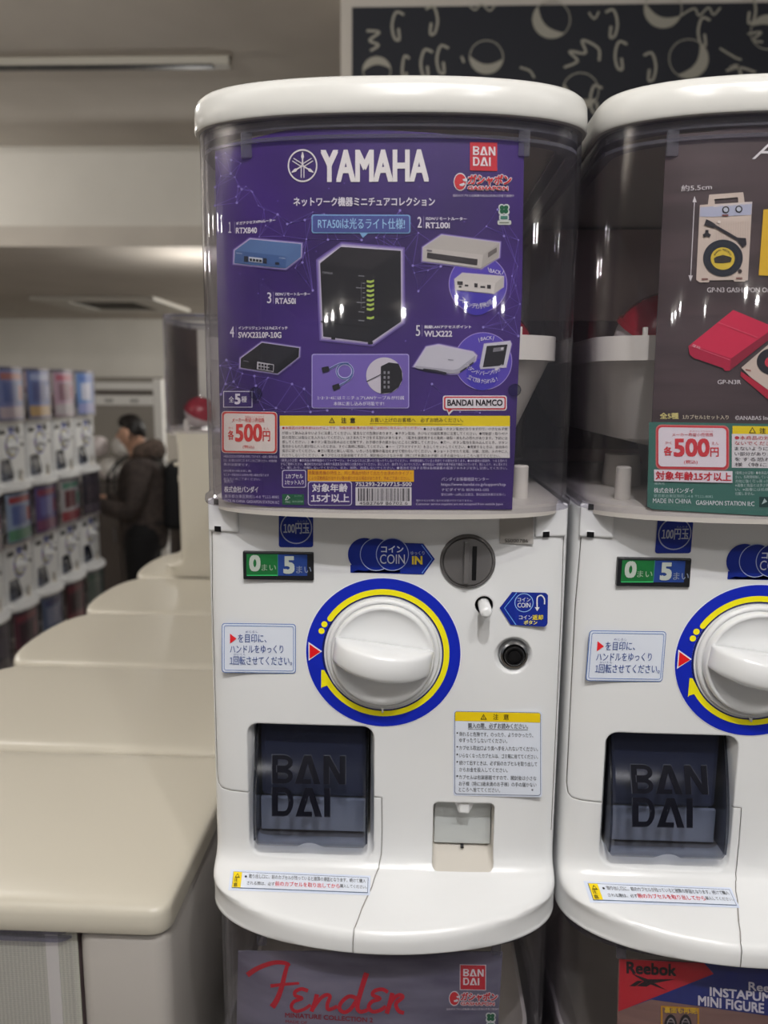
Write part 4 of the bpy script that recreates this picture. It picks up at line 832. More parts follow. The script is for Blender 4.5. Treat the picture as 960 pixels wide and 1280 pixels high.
P.text('4582769 86702 6', 449, 627.2, 509.6, 630.8, (50, 46, 52), 3, .01); P.done()['label'] = 'white barcode patch'
P = part('contact_lettering'); P.text('バンダイお客様相談センター', 552, 596.6, 611, 601.2, NP, 1, .015); P.text('https://www.bandai.co.jp/support/top', 551.6, 603.6, 632, 608.4, NP, 1, .015); P.text('ナビダイヤル 0570-041-101', 552, 610, 611.4, 614, NP, 1, .015); P.text('受付10時～16時(土日祝日、弊社指定休業日を除く)', 551.4, 616.4, 631.6, 620.4, NP, 1, .01)
P.text('海外からのお問い合わせは受け付けておりません。', 520, 624.2, 591, 627, NP, 1, .01); P.text('Customer service inquiries are not accepted from outside Japan', 520, 628.6, 628.6, 632.2, NP, 1, .015); P.done()
# two clear knobs that pin the card
for px, py in ((320, 491.5), (643.2, 487.6)):
    p = D1(px, py, 3); bm = bmesh.new(); add_lathe(bm, [(.0042, -.002), (.0042, .001), (.0034, .0022), (.001, .0026)], p, n=24); mk('card_pin', fix(bm), SMOKE, C1, True)

# ------------------------------------------------------------------ dark record player card of the right machine
SD2 = Surf((PITCH, 0, base0), 'dome'); C2 = empty('display_card', (PITCH, -.03, base0+H_DOME)); D2 = Shift(SD2, (0, -.03, H_DOME))
tag(C2, 'dark wood-patterned display card with a pictured portable record player, in the right-hand dome', 'display card', 'display cards of the near machines')
part = lambda name: Print(D2, name, C2, 8)
WOODC = mat('card_dark_wood', build=noise_mix((50, 38, 40), (84, 68, 70), 9, (.7, .7, 7), .3, .72, 5), rough=.42)
sh = card_sheet(C2, D2, pw([(150, 834), (526, 815), (640, 807)]), pw([(150, 1213), (640, 1150)]), pw([(0, 172), (.02, 168), (.14, 165), (.30, 154), (.5, 151), (.75, 153), (1, 172)]), pw([(0, 634), (.02, 637), (.4, 645), (1, 652)]), WOODC)
P = part('green_block'); P.poly([(811.5, 527.5), (1170, 533), (1150, 649), (960, 645), (880, 640.5), (816, 636.5), (809, 633)], (60, 112, 100), 0)
P.text('発売元', 818, 603, 831, 606, (180, 204, 198), 1, .01); P.text('株式会社バンダイ', 817.4, 609.6, 866.8, 616, (226, 228, 230), 1, .02, .6); P.text('東京都台東区駒形1-4-8 〒111-8081', 817, 617.6, 891.5, 621.6, (160, 190, 184), 1, .01, 1); P.text('MADE IN CHINA', 816.2, 622.8, 864, 628.6, (222, 226, 228), 1, .01, 1); P.text('GASHAPON STATION II:C', 870, 625.4, 943, 631, (222, 226, 228), 1, .02, 1.6)
for k, tx in enumerate(('〈使用上の注意〉●本商品の上', 'さい。長時間接触していると', '方向に強く引っ張ったり', '※画像と商品とは多少異な', 'い。※画像には処理を', '付属しません。')): P.text(tx, 919, 589+5.2*k, 965 if k < 5 else 943, 593+5.2*k, (190, 208, 204), 1, .01)
P.rect(949, 621, 975, 634, (20, 60, 56), 1); P.poly([(952, 630.5), (955.5, 623), (959, 627), (956, 628.5)], (180, 200, 196), 2); P.done()
P = part('price_label'); RD = (206, 56, 64); CRM = (232, 224, 230)
P.rrect(819.6, 530.6, 911.5, 586.6, 7, (206, 120, 116), 1, 1.4); P.rrect(820.8, 531.8, 910.3, 585.4, 6.4, RD, 2, 1.4); P.rrect(823, 534, 907.8, 583, 5, CRM, 3, 1.2)
P.text('メーカー希望小売価格', 840, 541, 891.6, 545.6, RD, 4, .01); P.text('きぼうこうりかかく', 862, 538, 891, 539.8, RD, 4); P.text('各', 830, 558.4, 840, 569.4, RD, 4, .04); P.text('かく', 831.4, 551.6, 839.6, 555.4, RD, 4); P.text('500', 843, 549, 886.2, 570, RD, 4, .045); P.text('円', 888, 559.6, 898.2, 570.6, RD, 4, .03); P.text('えん', 889.6, 552.2, 898.4, 556, RD, 4); P.text('(税込)', 855, 575, 872, 580.4, RD, 4, .02); P.done()['label'] = 'white price label with red numerals'
P = part('age_badge'); P.rect(817.6, 586.8, 915.6, 601.4, CRM, 4, 2.2); P.text('対象年齢15才以上', 819.8, 589, 914, 599.4, (196, 32, 48), 5, .035, 2); P.done()['label'] = 'white strip with red age lettering'
P = part('notice_panel'); P.rect(915.6, 532.4, 1135, 542.4, YL, 1, 2.5); P.rect(914.8, 542.2, 1134, 584.6, (224, 222, 222), 1, 2.5); P.poly([(936, 541.4), (945, 541.6), (940.5, 533.6)], (60, 50, 10), 2); P.poly([(937.8, 540.6), (943.2, 540.7), (940.5, 535.6)], YL, 3); P.text('注', 949.6, 535, 957, 541.6, (60, 50, 20), 2, .03); P.text('意', 966, 535, 973, 541.6, (60, 50, 20), 2, .03)
for k, (tx, c) in enumerate((('●本商品の対象年齢は15才以上です。', (198, 60, 70)), ('ないでください。●お子様が誤って', (198, 60, 70)), ('まないように注意してください。細か', (70, 62, 66)), ('い部分がありますので、はさまれてケガ', (70, 62, 66)), ('をする恐れがあります。お子', (70, 62, 66)), ('様（特に3才未満のお子様）', (70, 62, 66)))): P.text(tx, 918.4, 544.6+6.7*k, 1040, 549.6+6.7*k, c, 2, .015, 1.2)
P.done()['label'] = 'yellow and white notice panel'
P = part('set_lettering'); P.text('全5種', 825, 516, 848, 523.6, (216, 204, 130), 1, .03); P.text('1カプセル1セット入り', 853, 518.4, 910.6, 523.8, (214, 204, 176), 1, .02, .6); P.text('©ANABAS Inc', 919, 519.6, 962, 525, (214, 208, 208), 1, .02); P.done()
P = part('title_lettering'); P.text('ANABAS', 940, 174.5, 1100, 199, (232, 228, 228), 1, .0, 2, .5); P.done()['label'] = 'slanted white capital title'
P = part('product_picture'); CR = (206, 190, 176); DK = (34, 32, 40)      # portable record player
P.poly([(884.6, 257), (886.4, 243.4), (929, 240.2), (931, 253.8), (923, 254.4), (922.4, 246.4), (893, 249), (893.8, 256.2)], CR, 2)
P.poly([(874.8, 256.2), (940.4, 252), (934.8, 350.4), (932, 350.6), (931, 352), (918, 352), (917, 350), (887, 350.4), (886, 353), (874.6, 353), (870.2, 349.6)], CR, 2)
P.poly([(875.2, 259), (940, 254.6), (939, 268.6), (890.6, 271), (874.6, 270.8)], (176, 180, 200), 3); P.poly([(892, 256.4), (940.4, 252), (940.2, 255.4), (892, 258.8)], (214, 204, 198), 3)
for k in range(14): P.line([(896+3*k, 276), (895.6+3*k, 300)], .4, (188, 170, 158), 3)
for x, y in ((907.2, 262.2), (923.6, 261.4)): P.disc(x, y, 4.5, DK, 4, n=20); P.disc(x, y, 2.9, (190, 196, 206), 5, n=16)
P.rect(902.6, 268, 910.4, 270.2, (120, 70, 66), 4); P.disc(899, 277.4, 2, (226, 216, 206), 4, n=12)
P.line([(881.6, 277.6), (888, 280), (893.6, 282.6)], 8, DK, 5, True, 5); P.line([(891, 281), (913, 293.6), (928, 302.6)], 3.4, DK, 5); P.poly([(922, 297), (932.6, 297.6), (933.2, 306), (928.4, 309.4), (922.6, 302)], DK, 5)
for a in (-90, 30, 150): P.line([(883.6, 292.4), (883.6+5*math.cos(math.radians(a)), 292.4+5*math.sin(math.radians(a)))], 4, DK, 5)
P.disc(903.8, 322.5, 24.8, (30, 36, 48), 4, ry=23, n=48); P.ring(903.8, 322.5, 20.5, .5, (58, 62, 74), 5, 40, ry=19); P.disc(903.4, 323.2, 15, (216, 188, 60), 5, ry=14); P.poly([(892.4, 323), (896, 320.6), (903.4, 318.6), (911.6, 320.6), (915, 322.4), (913.4, 327.6), (903.4, 329), (893.6, 328.4)], (50, 46, 40), 6)
P.arctext('ANABAS RECORDS', 903.4, 323.2, 10, 200, 340, 2.6, (50, 46, 40), 6, .0, False)
P.disc(925, 339, 2.6, (60, 50, 50), 4, n=14); P.rect(877, 347.8, 885, 349.8, (130, 90, 84), 4); P.rect(920, 346.8, 928, 348.8, (130, 90, 84), 4); P.done()['label'] = 'printed picture of a cream portable record player'
P = part('size_arrow'); P.line([(868.2, 249), (863.3, 347)], .9, (226, 222, 222), 2); P.poly([(868.3, 245), (865.6, 252.6), (870.8, 252.8)], (226, 222, 222), 2); P.poly([(863.1, 352), (860.6, 344), (866, 344.4)], (226, 222, 222), 2); P.text('約5.5cm', 851.6, 231.6, 889.8, 239.4, (214, 208, 208), 2, .02, -2.4); P.done()
P = part('product_picture'); P.poly([(954.4, 262), (1012, 258), (1004, 347), (948.4, 344)], (222, 180, 40), 2); P.done()['label'] = 'printed yellow record player at the frame edge'
P = part('product_picture'); RC = (206, 36, 74)
P.poly([(860.6, 432.6), (916.6, 387.4), (968, 409), (964, 416), (912.2, 451.6)], RC, 2); P.poly([(860.6, 432.6), (863, 430.4), (914, 448), (912.2, 463.2), (906, 463.6), (904, 460), (898.8, 458.4), (872, 449), (868, 448), (862, 443)], (172, 22, 60), 3); P.poly([(914, 448), (966, 411), (962, 424), (912.2, 463.2)], (142, 20, 50), 3); P.line([(898, 403), (947, 422)], .6, (226, 90, 116), 4); P.line([(863, 432), (912.6, 450)], .8, (226, 90, 116), 4); P.text('GP-N3', 866, 430, 875, 433.4, (230, 190, 196), 5, 0, 3); P.done()['label'] = 'printed picture of a closed red record player'
P = part('product_picture'); P.poly([(926, 464), (968, 492), (1000, 470), (1000, 486), (968, 506), (925.6, 470)], (176, 26, 54), 2); P.poly([(926.6, 459.6), (966, 426), (1010, 446), (1004, 470), (968, 493), (939, 472)], CR, 3); P.disc(966, 452, 20, DK, 4, ry=17); P.disc(964, 453, 8, (196, 50, 70), 5, ry=7); P.rect(932, 461, 938.6, 463, (170, 110, 100), 4, 1.4); P.done()['label'] = 'printed picture of an open cream and red record player'
P = part('caption_lettering'); P.text('GP-N3 GASHAPON Or', 884, 359.4, 962, 365.4, (214, 208, 208), 1, .015); P.done()
P = part('caption_lettering'); P.text('GP-N3R', 897, 474.8, 926.2, 480.2, (220, 214, 214), 1, .02); P.done()

# ------------------------------------------------------------------ slate card with red script, lower middle dome
SD3 = Surf((0, 0, base0-RISE), 'dome'); C3 = empty('display_card', (0, -.03, base0-RISE+H_DOME)); D3 = Shift(SD3, (0, -.03, H_DOME))
tag(C3, 'slate grey display card with large red script lettering, below the purple machine', 'display card', 'display cards of the near machines')
part = lambda name: Print(D3, name, C3, 8)
card_sheet(C3, D3, pw([(1100, 299), (1280, 296), (1640, 290)]), pw([(1100, 634), (1640, 600)]), pw([(0, 1189), (1, 1190)]), pw([(0, 1496), (1, 1506)]), mat('card_slate', build=noise_mix((66, 64, 90), (150, 148, 166), 7, (1, 1, 4), .3, .7, 6), rough=.45), ny=40)
P = part('script_lettering'); FR = (204, 26, 50); X = lambda pts: [(250+a/2, 880+b/2) for a, b in pts]
P.line(X([(118, 678), (138, 664), (165, 652), (190, 646), (214, 648), (224, 655)]), 6.5, FR, 1, True, 4.5); P.line(X([(220, 646), (213, 672), (204, 708), (192, 740), (180, 758)]), 4.5, FR, 1.1, True, 7.5); P.line(X([(176, 705), (210, 701), (248, 698)]), 4.5, FR, 1.2, True, 3)
Y = lambda pts: [(275+a/2.4, 1162+b/2.4) for a, b in pts]
P.line(Y([(264, 184), (244, 178), (226, 186), (226, 198), (246, 206), (222, 216), (214, 232), (226, 245), (250, 240), (272, 226)]), 4.6, FR, 1.1, True, 4)
P.line(Y([(291, 194), (284, 220), (274, 246)]), 5.4, FR, 1.2, True); P.line(Y([(281, 234), (300, 208), (318, 196), (330, 201), (322, 224), (326, 240), (352, 230)]), 4.6, FR, 1.3, True)
P.line(Y([(410, 206), (388, 200), (366, 216), (358, 236), (372, 248), (392, 238), (412, 208)]), 4.8, FR, 1.2, True); P.line(Y([(440, 130), (424, 180), (412, 228), (420, 246), (440, 242), (452, 234)]), 6.8, FR, 1.3, True, 4)
P.line(Y([(504, 188), (486, 179), (464, 184), (458, 196), (480, 207), (456, 216), (446, 232), (458, 246), (480, 242), (498, 230)]), 4.6, FR, 1.4, True); P.line(Y([(517, 190), (510, 220), (500, 252)]), 5.6, FR, 1.5, True); P.line(Y([(507, 228), (522, 206), (538, 196), (548, 203), (528, 222), (536, 244), (552, 250)]), 4.8, FR, 1.6, True)
P.text('MINIATURE COLLECTION 2', 356.5, 1266, 466, 1271.6, (150, 30, 52), 1, .03, 6.4); P.text('MADE OF', 357, 1275, 384, 1278.5, (150, 30, 52), 1, .02, 1.6); P.done()['label'] = 'large red brush script'
P = part('publisher_block'); red_block(P, 575.6, 1206.4, 606.6, 1236.6, .6, (214, 206, 210)); P.done()['label'] = 'red square with white block letters'
P = part('toy_mark'); toy_mark(P, 561, 1239.6, 621.6, 1256.6, .6); P.text('当社のカプセル自販機の商品は各地の売場で展開中', 558, 1260, 623.6, 1262.8, (206, 200, 208), 1, .02); P.done()['label'] = 'red katakana wordmark with a round red face mark'
P = part('sprout_mark'); sprout_mark(P, 613.4, 1272, .85); P.done()['label'] = 'small green clover mark'

# ------------------------------------------------------------------ red and blue shoe card, lower right dome
SD4 = Surf((PITCH, 0, base0-RISE), 'dome'); C4 = empty('display_card', (PITCH, -.03, base0-RISE+H_DOME)); D4 = Shift(SD4, (0, -.03, H_DOME))
tag(C4, 'red and blue display card with white capitals over a wood pattern, bottom right dome', 'display card', 'display cards of the near machines')
part = lambda name: Print(D4, name, C4, 8)
card_sheet(C4, D4, pw([(1100, 775), (1280, 771.5), (1640, 758)]), pw([(1100, 1128), (1640, 1076)]), pw([(0, 1198), (1, 1216)]), pw([(0, 1500), (1, 1522)]), mat('card_brown_wood', build=noise_mix((112, 84, 78), (152, 118, 108), 10, (.6, .6, 8), .3, .7, 4), rough=.45), ny=40)
P = part('printed_panel'); P.poly([(774.6, 1199), (1122, 1214), (1112, 1284), (960, 1269.6), (814, 1249.4), (773, 1264)], (32, 48, 124), 0); P.poly([(774.6, 1199), (880, 1204), (892, 1217.4), (773, 1264.4)], (198, 30, 48), .6); P.done()['label'] = 'red corner and blue band'
P = part('title_lettering'); KB = (30, 18, 26); P.text('Reebok', 783.6, 1202.4, 845, 1216.4, KB, 2, .04, 3.4)
for pl in ([(786.6, 1232.6), (797, 1225.8), (804, 1226), (794, 1233)], [(796, 1232.4), (806, 1226), (816, 1229), (808, 1233.4)], [(789, 1216.6), (810, 1224), (845, 1224), (818, 1229), (834, 1238), (808, 1228.6)]): P.poly(pl, KB, 2)
P.done()['label'] = 'black lettering and slashed emblem on red'
P = part('caption_lettering'); WT = (226, 224, 232); P.text('Reebok', 936, 1227.6, 990, 1237.6, WT, 2, .03, 5.6); P.text('INSTAPUMP', 887.6, 1234, 973, 1244.6, WT, 2, .04, 8.8); P.text('MINI FIGURE', 873, 1244.6, 954.6, 1256.4, WT, 2, .04, 10); P.done()['label'] = 'white bold capitals'
P = part('product_picture'); P.frame(826, 1257, 874, 1330, 1, 2.2, (206, 150, 40), 1, 3); P.text('裏面も再現!', 830.6, 1258.8, 871.6, 1266, (232, 190, 50), 2, .03, 1.4)
for x in (838.6, 857): P.disc(x, 1284, 8, (36, 32, 38), 2, ry=16, n=24); P.ring(x, 1284, 5.4, 1, (150, 140, 140), 3, 24, ry=12); P.line([(x-5, 1277), (x+5, 1277.6)], 1, (150, 140, 140), 3)
P.done()['label'] = 'printed shoe soles in an orange frame'

# ------------------------------------------------------------------ toy capsules lying in the hoppers
REDCLEAR = clear_plastic('red_capsule_plastic', (.62, .16, .22), (.35, .05, .10), .08)
REDSOLID = mat('red_capsule_shell', (150, 30, 48), .2)
def capsule(c, r, tilt, label, shell=REDSOLID):
    t = empty('toy_capsule', (0, 0, 0)); t.rotation_euler = (tilt, .3, .5); t.location = Vector(c)-t.rotation_euler.to_matrix() @ Vector((0, 0, r))
    bm = bmesh.new(); add_lathe(bm, [(r*math.cos(a), r*math.sin(a)) for a in [PI/2*i/9 for i in range(9)]]+[(.001, r)], (0, 0, r), 'z', 36); mk('upper_shell', fix(bm), shell, t, True)
    bm = bmesh.new(); add_lathe(bm, [(.001, -r*.98)]+[(r*.98*math.cos(a), -r*.98*math.sin(a)) for a in [PI/2*(8-i)/9 for i in range(9)]], (0, 0, r), 'z', 36); mk('lower_shell', fix(bm), mat('capsule_white', (206, 196, 196), .35), t, True)
    bm = bmesh.new(); add_lathe(bm, [(r*1.0, -.002), (r*1.04, -.002), (r*1.04, .002), (r*1.0, .002)], (0, 0, r), 'z', 36); mk('rim_band', fix(bm), shell, t, True)
    return tag(t, label, 'toy capsule', 'capsules in the hoppers')
def at_y(px, py, y): d = ray(px, py); return CAM+d*((y-CAM.y)/d.y)
p = at_y(832, 433, .075); capsule(p, .041, .5, 'red toy capsule in the hopper behind the record player card')
p = at_y(614, 440, .10); capsule(p, .034, .3, 'red toy capsule half hidden behind the purple card')

# ------------------------------------------------------------------ row of machines turned to the aisle on the left, four of them topped with lids only
KEEP_SIDE = ('coin_value_sticker', 'coin_entry_sticker', 'coin_return_sticker', 'handle_instruction_sticker', 'warning_sticker', 'serial_label', 'notice_strip', 'coin_counter', 'counter_display')
low0 = EYE-1.003; LOW5 = low0+.5900; X5 = -.497
names = ['cream-lidded machine nearest the camera at lower left', 'second cream-lidded machine in the low row behind the nearest', 'third cream-lidded machine in the low row', 'fourth and farthest cream-lidded machine of the low row']
def recolor(o, old, new):
    for ch in o.children_recursive:
        for i, sl in enumerate(ch.material_slots):
            if sl.material == old: sl.link = 'OBJECT'; sl.material = new
SIDE = []
for k in range(5):
    o = copy_tree(M1, skip=KEEP_SIDE); o.location = (-.574, .139+.27*k, low0); o.rotation_euler.z = -PI/2
    recolor(o, LIDW, DIMWHITE); SIDE.append(o)  # lid tone carries the warm, weaker light of this row
    tag(o, names[k] if k < 4 else 'cream-lidded machine of the low row carrying the tall side-on machine', 'capsule toy machine', 'machines of the low aisle row')
M5 = copy_tree(M1, skip=KEEP_SIDE+LIDLESS+('hopper', 'hopper_spout')); M5.location = (X5, .139+.27*4, LOW5); M5.rotation_euler.z = -PI/2; recolor(M5, WHITE, DIMWHITE)  # white body recoloured duller, its shade put into the colour
tag(M5, 'machine seen from its side standing on the farthest cream lid, clear dome on top', 'capsule toy machine', 'machines of the low aisle row')
M5_Y = .139+.27*4
for k, (x, y, l) in enumerate(((X5+.03, M5_Y-.03, 'front red toy capsule low in the dome of the side-on machine'), (X5+.125, M5_Y-.02, 'rear red toy capsule low in the dome of the side-on machine'))):
    capsule((x, y, LOW5+H_DOME+.042), .036, .4+k, l)
# backing card seen through the near machine's side
t = empty('display_card', (-.434, .018, low0+H_DOME)); tag(t, 'grey green dotted backing card with a white strip, behind the dome side at lower left', 'display card')
def dots(nt, b):
    n = nt.nodes; tc = n.new('ShaderNodeTexCoord'); vo = n.new('ShaderNodeTexVoronoi'); vo.inputs['Scale'].default_value = 420; vo.inputs['Randomness'].default_value = .1
    mp = n.new('ShaderNodeMapping'); mp.inputs['Scale'].default_value = (.7, .1, 1.2); mr = n.new('ShaderNodeMapRange'); mr.inputs[1].default_value = .2; mr.inputs[2].default_value = .6
    mx = n.new('ShaderNodeMix'); mx.data_type = 'RGBA'; mx.inputs[6].default_value = (*lin((196, 197, 182)), 1); mx.inputs[7].default_value = (*lin((222, 222, 206)), 1); L = nt.links.new
    L(tc.outputs['Object'], mp.inputs[0]); L(mp.outputs[0], vo.inputs[0]); L(vo.outputs[0], mr.inputs[0]); L(mr.outputs[0], mx.inputs[0]); L(mx.outputs[2], b.inputs['Base Color'])
bm = bmesh.new(); add_box(bm, (-.11, 0, .012), (.180, .0012, .246), 0); mk('card_sheet', fix(bm), mat('card_dotted', build=dots, rough=.5), t)
bm = bmesh.new(); add_box(bm, (.1535, -.0012, .012), (.1640, -.0002, .246), 0); mk('white_strip', fix(bm), mat('strip_white', (240, 238, 230), .5), t)

# ------------------------------------------------------------------ far row of machines facing the aisle, three tiers
def far_card(o, cols, label):
    t = empty('display_card', o.location.copy()); t.rotation_euler = o.rotation_euler
    base, blob, band, top = [ink(c) for c in cols]
    def patch(name, x0, x1, z0, z1, m, lift):
        bm = bmesh.new(); n = 12; g = []
        for i in range(n+1):
            x = x0+(x1-x0)*i/n; y = front_y(x, **DOME)+.0060-lift; g.append([bm.verts.new((x, y, z0)), bm.verts.new((x, y, z1)), bm.verts.new((x, y+.0008, z1)), bm.verts.new((x, y+.0008, z0))])
        for a, b in zip(g, g[1:]):
            for i in range(4): bm.faces.new((a[i], b[i], b[(i+1) % 4], a[(i+1) % 4]))
        bm.faces.new(g[0]); bm.faces.new(g[-1][::-1]); return mk(name, fix(bm), m, t)
    h = H_DOME
    patch('card_sheet', -.112, .085, h+.012, h+.236, base, 0); patch('title_band', -.098, .070, h+.192, h+.222, top, .0012)
    patch('picture', -.085, .02, h+.09, h+.18, blob, .0012); patch('picture', .032, .072, h+.10, h+.165, top, .0012); patch('price_band', -.108, .08, h+.018, h+.07, band, .0012)
    return tag(t, label, 'display card', 'display cards of the far row')
FAR_SKIP = KEEP_SIDE[:1]+('coin_return_sticker', 'handle_instruction_sticker', 'warning_sticker', 'serial_label', 'notice_strip', 'counter_display', 'hinge_block', 'embossed_lettering', 'deck_post')
PAL = [[((128, 140, 190), (90, 110, 170), (206, 190, 190), (190, 120, 110)), ((110, 130, 186), (84, 96, 150), (214, 180, 120), (176, 190, 220)), ((200, 168, 180), (150, 110, 120), (206, 200, 196), (190, 90, 110)), ((120, 160, 214), (220, 226, 236), (170, 176, 220), (90, 130, 200)), ((150, 150, 180), (100, 90, 120), (210, 200, 190), (200, 140, 120))],
       [((170, 190, 214), (110, 130, 190), (110, 170, 130), (190, 70, 70)), ((110, 90, 150), (130, 130, 190), (150, 90, 120), (160, 60, 90)), ((206, 204, 200), (120, 50, 56), (180, 80, 84), (110, 170, 140)), ((40, 34, 44), (70, 56, 66), (90, 80, 90), (60, 50, 66)), ((180, 170, 190), (120, 100, 140), (200, 190, 180), (190, 90, 100))],
       [((110, 62, 76), (70, 44, 56), (130, 90, 90), (150, 70, 80)), ((110, 124, 150), (160, 170, 190), (190, 190, 180), (80, 90, 130)), ((96, 50, 56), (60, 36, 40), (150, 90, 90), (130, 50, 60)), ((120, 132, 120), (90, 110, 96), (190, 190, 180), (80, 110, 90)), ((56, 48, 60), (80, 70, 90), (120, 110, 110), (70, 60, 80))]]
ORD = ['farthest one', 'second from the far end', 'third from the far end', 'fourth from the far end', 'nearest one']
ORDC = ['farthest one', 'second from the far end', 'third from the far end', 'fourth from the far end', 'nearest one']
TIER = ['top tier', 'middle tier', 'bottom tier']; HUE = [['violet blue', 'blue', 'pink', 'light blue', 'mauve'], ['pale blue', 'purple', 'white', 'black', 'lilac'], ['maroon', 'slate blue', 'dark red', 'grey green', 'dark plum']]
far_card(M5, ((84, 70, 66), (60, 48, 46), (150, 60, 56), (216, 208, 176)), 'dark brown card seen edge-on in the dome of the side-on machine')
for tier in range(3):
    for k in range(5):
        o = copy_tree(M1, skip=FAR_SKIP+LIDLESS); o.location = (-1.85, 3.76-.27*k, EYE-.48-RISE*tier); o.rotation_euler.z = PI/2
        tag(o, 'white machine, %s of the aisle row, %s' % (TIER[tier], ORD[k]), 'capsule toy machine', 'machines of the far aisle row')
        j = (3-k) % 5
        far_card(o, PAL[tier][j], '%s card, %s of the aisle row, %s' % (HUE[tier][j], TIER[tier], ORDC[k]))
def stand(name, lo, hi, label):
    bm = bmesh.new(); add_box(bm, lo, hi, 0, .006); tag(mk(name, fix(bm), mat('stand_white', (176, 172, 166), .5)), label, 'stand')
stand('display_stand', (-2.25, 2.55, 0), (-1.81, 3.90, EYE-.48-2*RISE-.0005), 'white plinth under the far aisle row of capsule machines')
stand('display_stand', (-.60, .005, 0), (-.16, 1.345, low0-.0005), 'white plinth under the cream-lidded machines')
stand('display_stand', (-.13, -.03, 0), (.40, .40, base0-RISE-.0005), 'white plinth under the two columns of near machines')

# ------------------------------------------------------------------ person at the end of the aisle, seen from the side and a little behind
def skin_body(name, chains, m, parent, levels=2):
    """chains: lists of (x, y, z, radius); points at the same place are joined, so one continuous surface grows over all of them"""
    V, E, R = [], [], []
    def idx(p):
        for i, v in enumerate(V):
            if (Vector(v)-Vector(p[:3])).length < 1e-5: return i
        V.append(p[:3]); R.append(p[3]); return len(V)-1
    for ch in chains:
        ids = [idx(p) for p in ch]
        for a, b in zip(ids, ids[1:]):
            if a != b: E.append((a, b))
    me = bpy.data.meshes.new(name); me.from_pydata(V, E, [])
    o = bpy.data.objects.new(name, me); COL.objects.link(o)
    sk = o.modifiers.new('skin', 'SKIN'); sk.use_smooth_shade = True
    for i, r in enumerate(R): me.skin_vertices[0].data[i].radius = (r, r)
    me.skin_vertices[0].data[0].use_root = True
    sb = o.modifiers.new('sub', 'SUBSURF'); sb.levels = levels; sb.render_levels = levels
    bpy.context.view_layer.update()
    nm = bpy.data.meshes.new_from_object(o.evaluated_get(bpy.context.evaluated_depsgraph_get()))
    o.modifiers.clear(); o.data = nm; nm.name = name; bpy.data.meshes.remove(me); nm.materials.clear(); nm.materials.append(m)
    for f in nm.polygons: f.use_smooth = True
    o.parent = parent; return o
SKINM = mat('skin', (206, 162, 138), .5); HAIRM = mat('dark_hair', (22, 18, 18), .5); JACK = mat('jacket_cloth', build=noise_mix((60, 52, 50), (78, 68, 64), 30, bump=.3), rough=.85); FUR = mat('hood_fur', build=noise_mix((58, 48, 44), (104, 88, 78), 60, bump=1), rough=.95); PANT = mat('trouser_cloth', (22, 21, 24), .85)
PX, PY = -1.74, 4.28
pr = empty('person', (PX, PY, 0), math.radians(-78)); tag(pr, 'person in a brown hooded jacket looking down at the far end of the aisle', 'person')
body = [[(0, .01, .90, .125), (0, .015, 1.02, .118), (0, .02, 1.18, .135), (0, .02, 1.30, .105), (0, .005, 1.375, .055), (0, -.02, 1.435, .066), (0, -.035, 1.50, .088), (0, -.04, 1.555, .078)]]
hands = []
for sx in (-1, 1):
    sh = (0, .02, 1.30, .105); w = (sx*.085, -.285, 1.085, .026)
    body.append([sh, (sx*.16, .03, 1.29, .062), (sx*.215, .02, 1.16, .050), (sx*.225, -.02, 1.03, .044), (sx*.165, -.16, 1.05, .036), w, (sx*.070, -.335, 1.10, .030), (sx*.060, -.365, 1.105, .026)])
    body.append([(0, .01, .90, .125), (sx*.085, .01, .84, .092), (sx*.095, -.005, .66, .078), (sx*.095, 0, .47, .056), (sx*.095, .025, .28, .052), (sx*.095, .03, .09, .040), (sx*.1, -.04, .045, .036), (sx*.105, -.12, .035, .032)])
    for k in range(4):                               # fingers curl round the phone
        bx, bz = sx*(.062-.004*k), 1.130-.017*k; l = (.9, 1, .95, .8)[k]
        hands.append([(sx*.060, -.365, 1.105, .026), (bx, -.385, bz, .0095), (bx-sx*.022*l, -.402, bz+.004, .0085), (bx-sx*.046*l, -.396, bz+.004, .0075)])
    hands.append([(sx*.070, -.335, 1.10, .030), (sx*.050, -.352, 1.132, .011), (sx*.030, -.366, 1.146, .009)])
body.append([(0, -.035, 1.50, .088), (0, -.122, 1.492, .012), (0, -.134, 1.478, .010)])     # nose
for sx in (-1, 1): body.append([(0, -.035, 1.50, .088), (sx*.088, -.022, 1.50, .016), (sx*.094, -.010, 1.505, .014)])
skin_body('body', body+hands, SKINM, pr)
for sx in (-1, 1):
    bm = bmesh.new(); add_lathe(bm, [(.001, -.008), (.007, -.004), (.009, 0), (.007, .004), (.001, .008)], (sx*.030, -.113, 1.515), n=12); mk('eye', fix(bm), BLACK, pr, True)
bm = bmesh.new(); add_box(bm, (-.022, -.116, 1.444), (.022, -.104, 1.450), 0, .002); mk('mouth', fix(bm), mat('lip', (150, 92, 88), .5), pr)
jk = [[(0, .01, .72, .165), (0, .01, .84, .176), (0, .015, .96, .172), (0, .02, 1.10, .180), (0, .025, 1.22, .178), (0, .025, 1.32, .120), (0, .02, 1.38, .078)]]
for sx in (-1, 1): jk.append([(0, .025, 1.32, .120), (sx*.165, .03, 1.295, .082), (sx*.222, .02, 1.16, .072), (sx*.232, -.02, 1.03, .066), (sx*.168, -.155, 1.05, .056), (sx*.105, -.25, 1.075, .046)])
skin_body('jacket', jk, JACK, pr)
bm = bmesh.new()
def oval(cx, cy, z, rx, ry): return [(cx+rx*math.cos(2*PI*i/24), cy+ry*math.sin(2*PI*i/24), z) for i in range(24)]
add_loft(bm, [oval(0, .012, z, rx, ry) for z, rx, ry in ((1.04, .138, .126), (.98, .150, .134), (.90, .172, .142), (.83, .186, .146), (.77, .188, .135))])
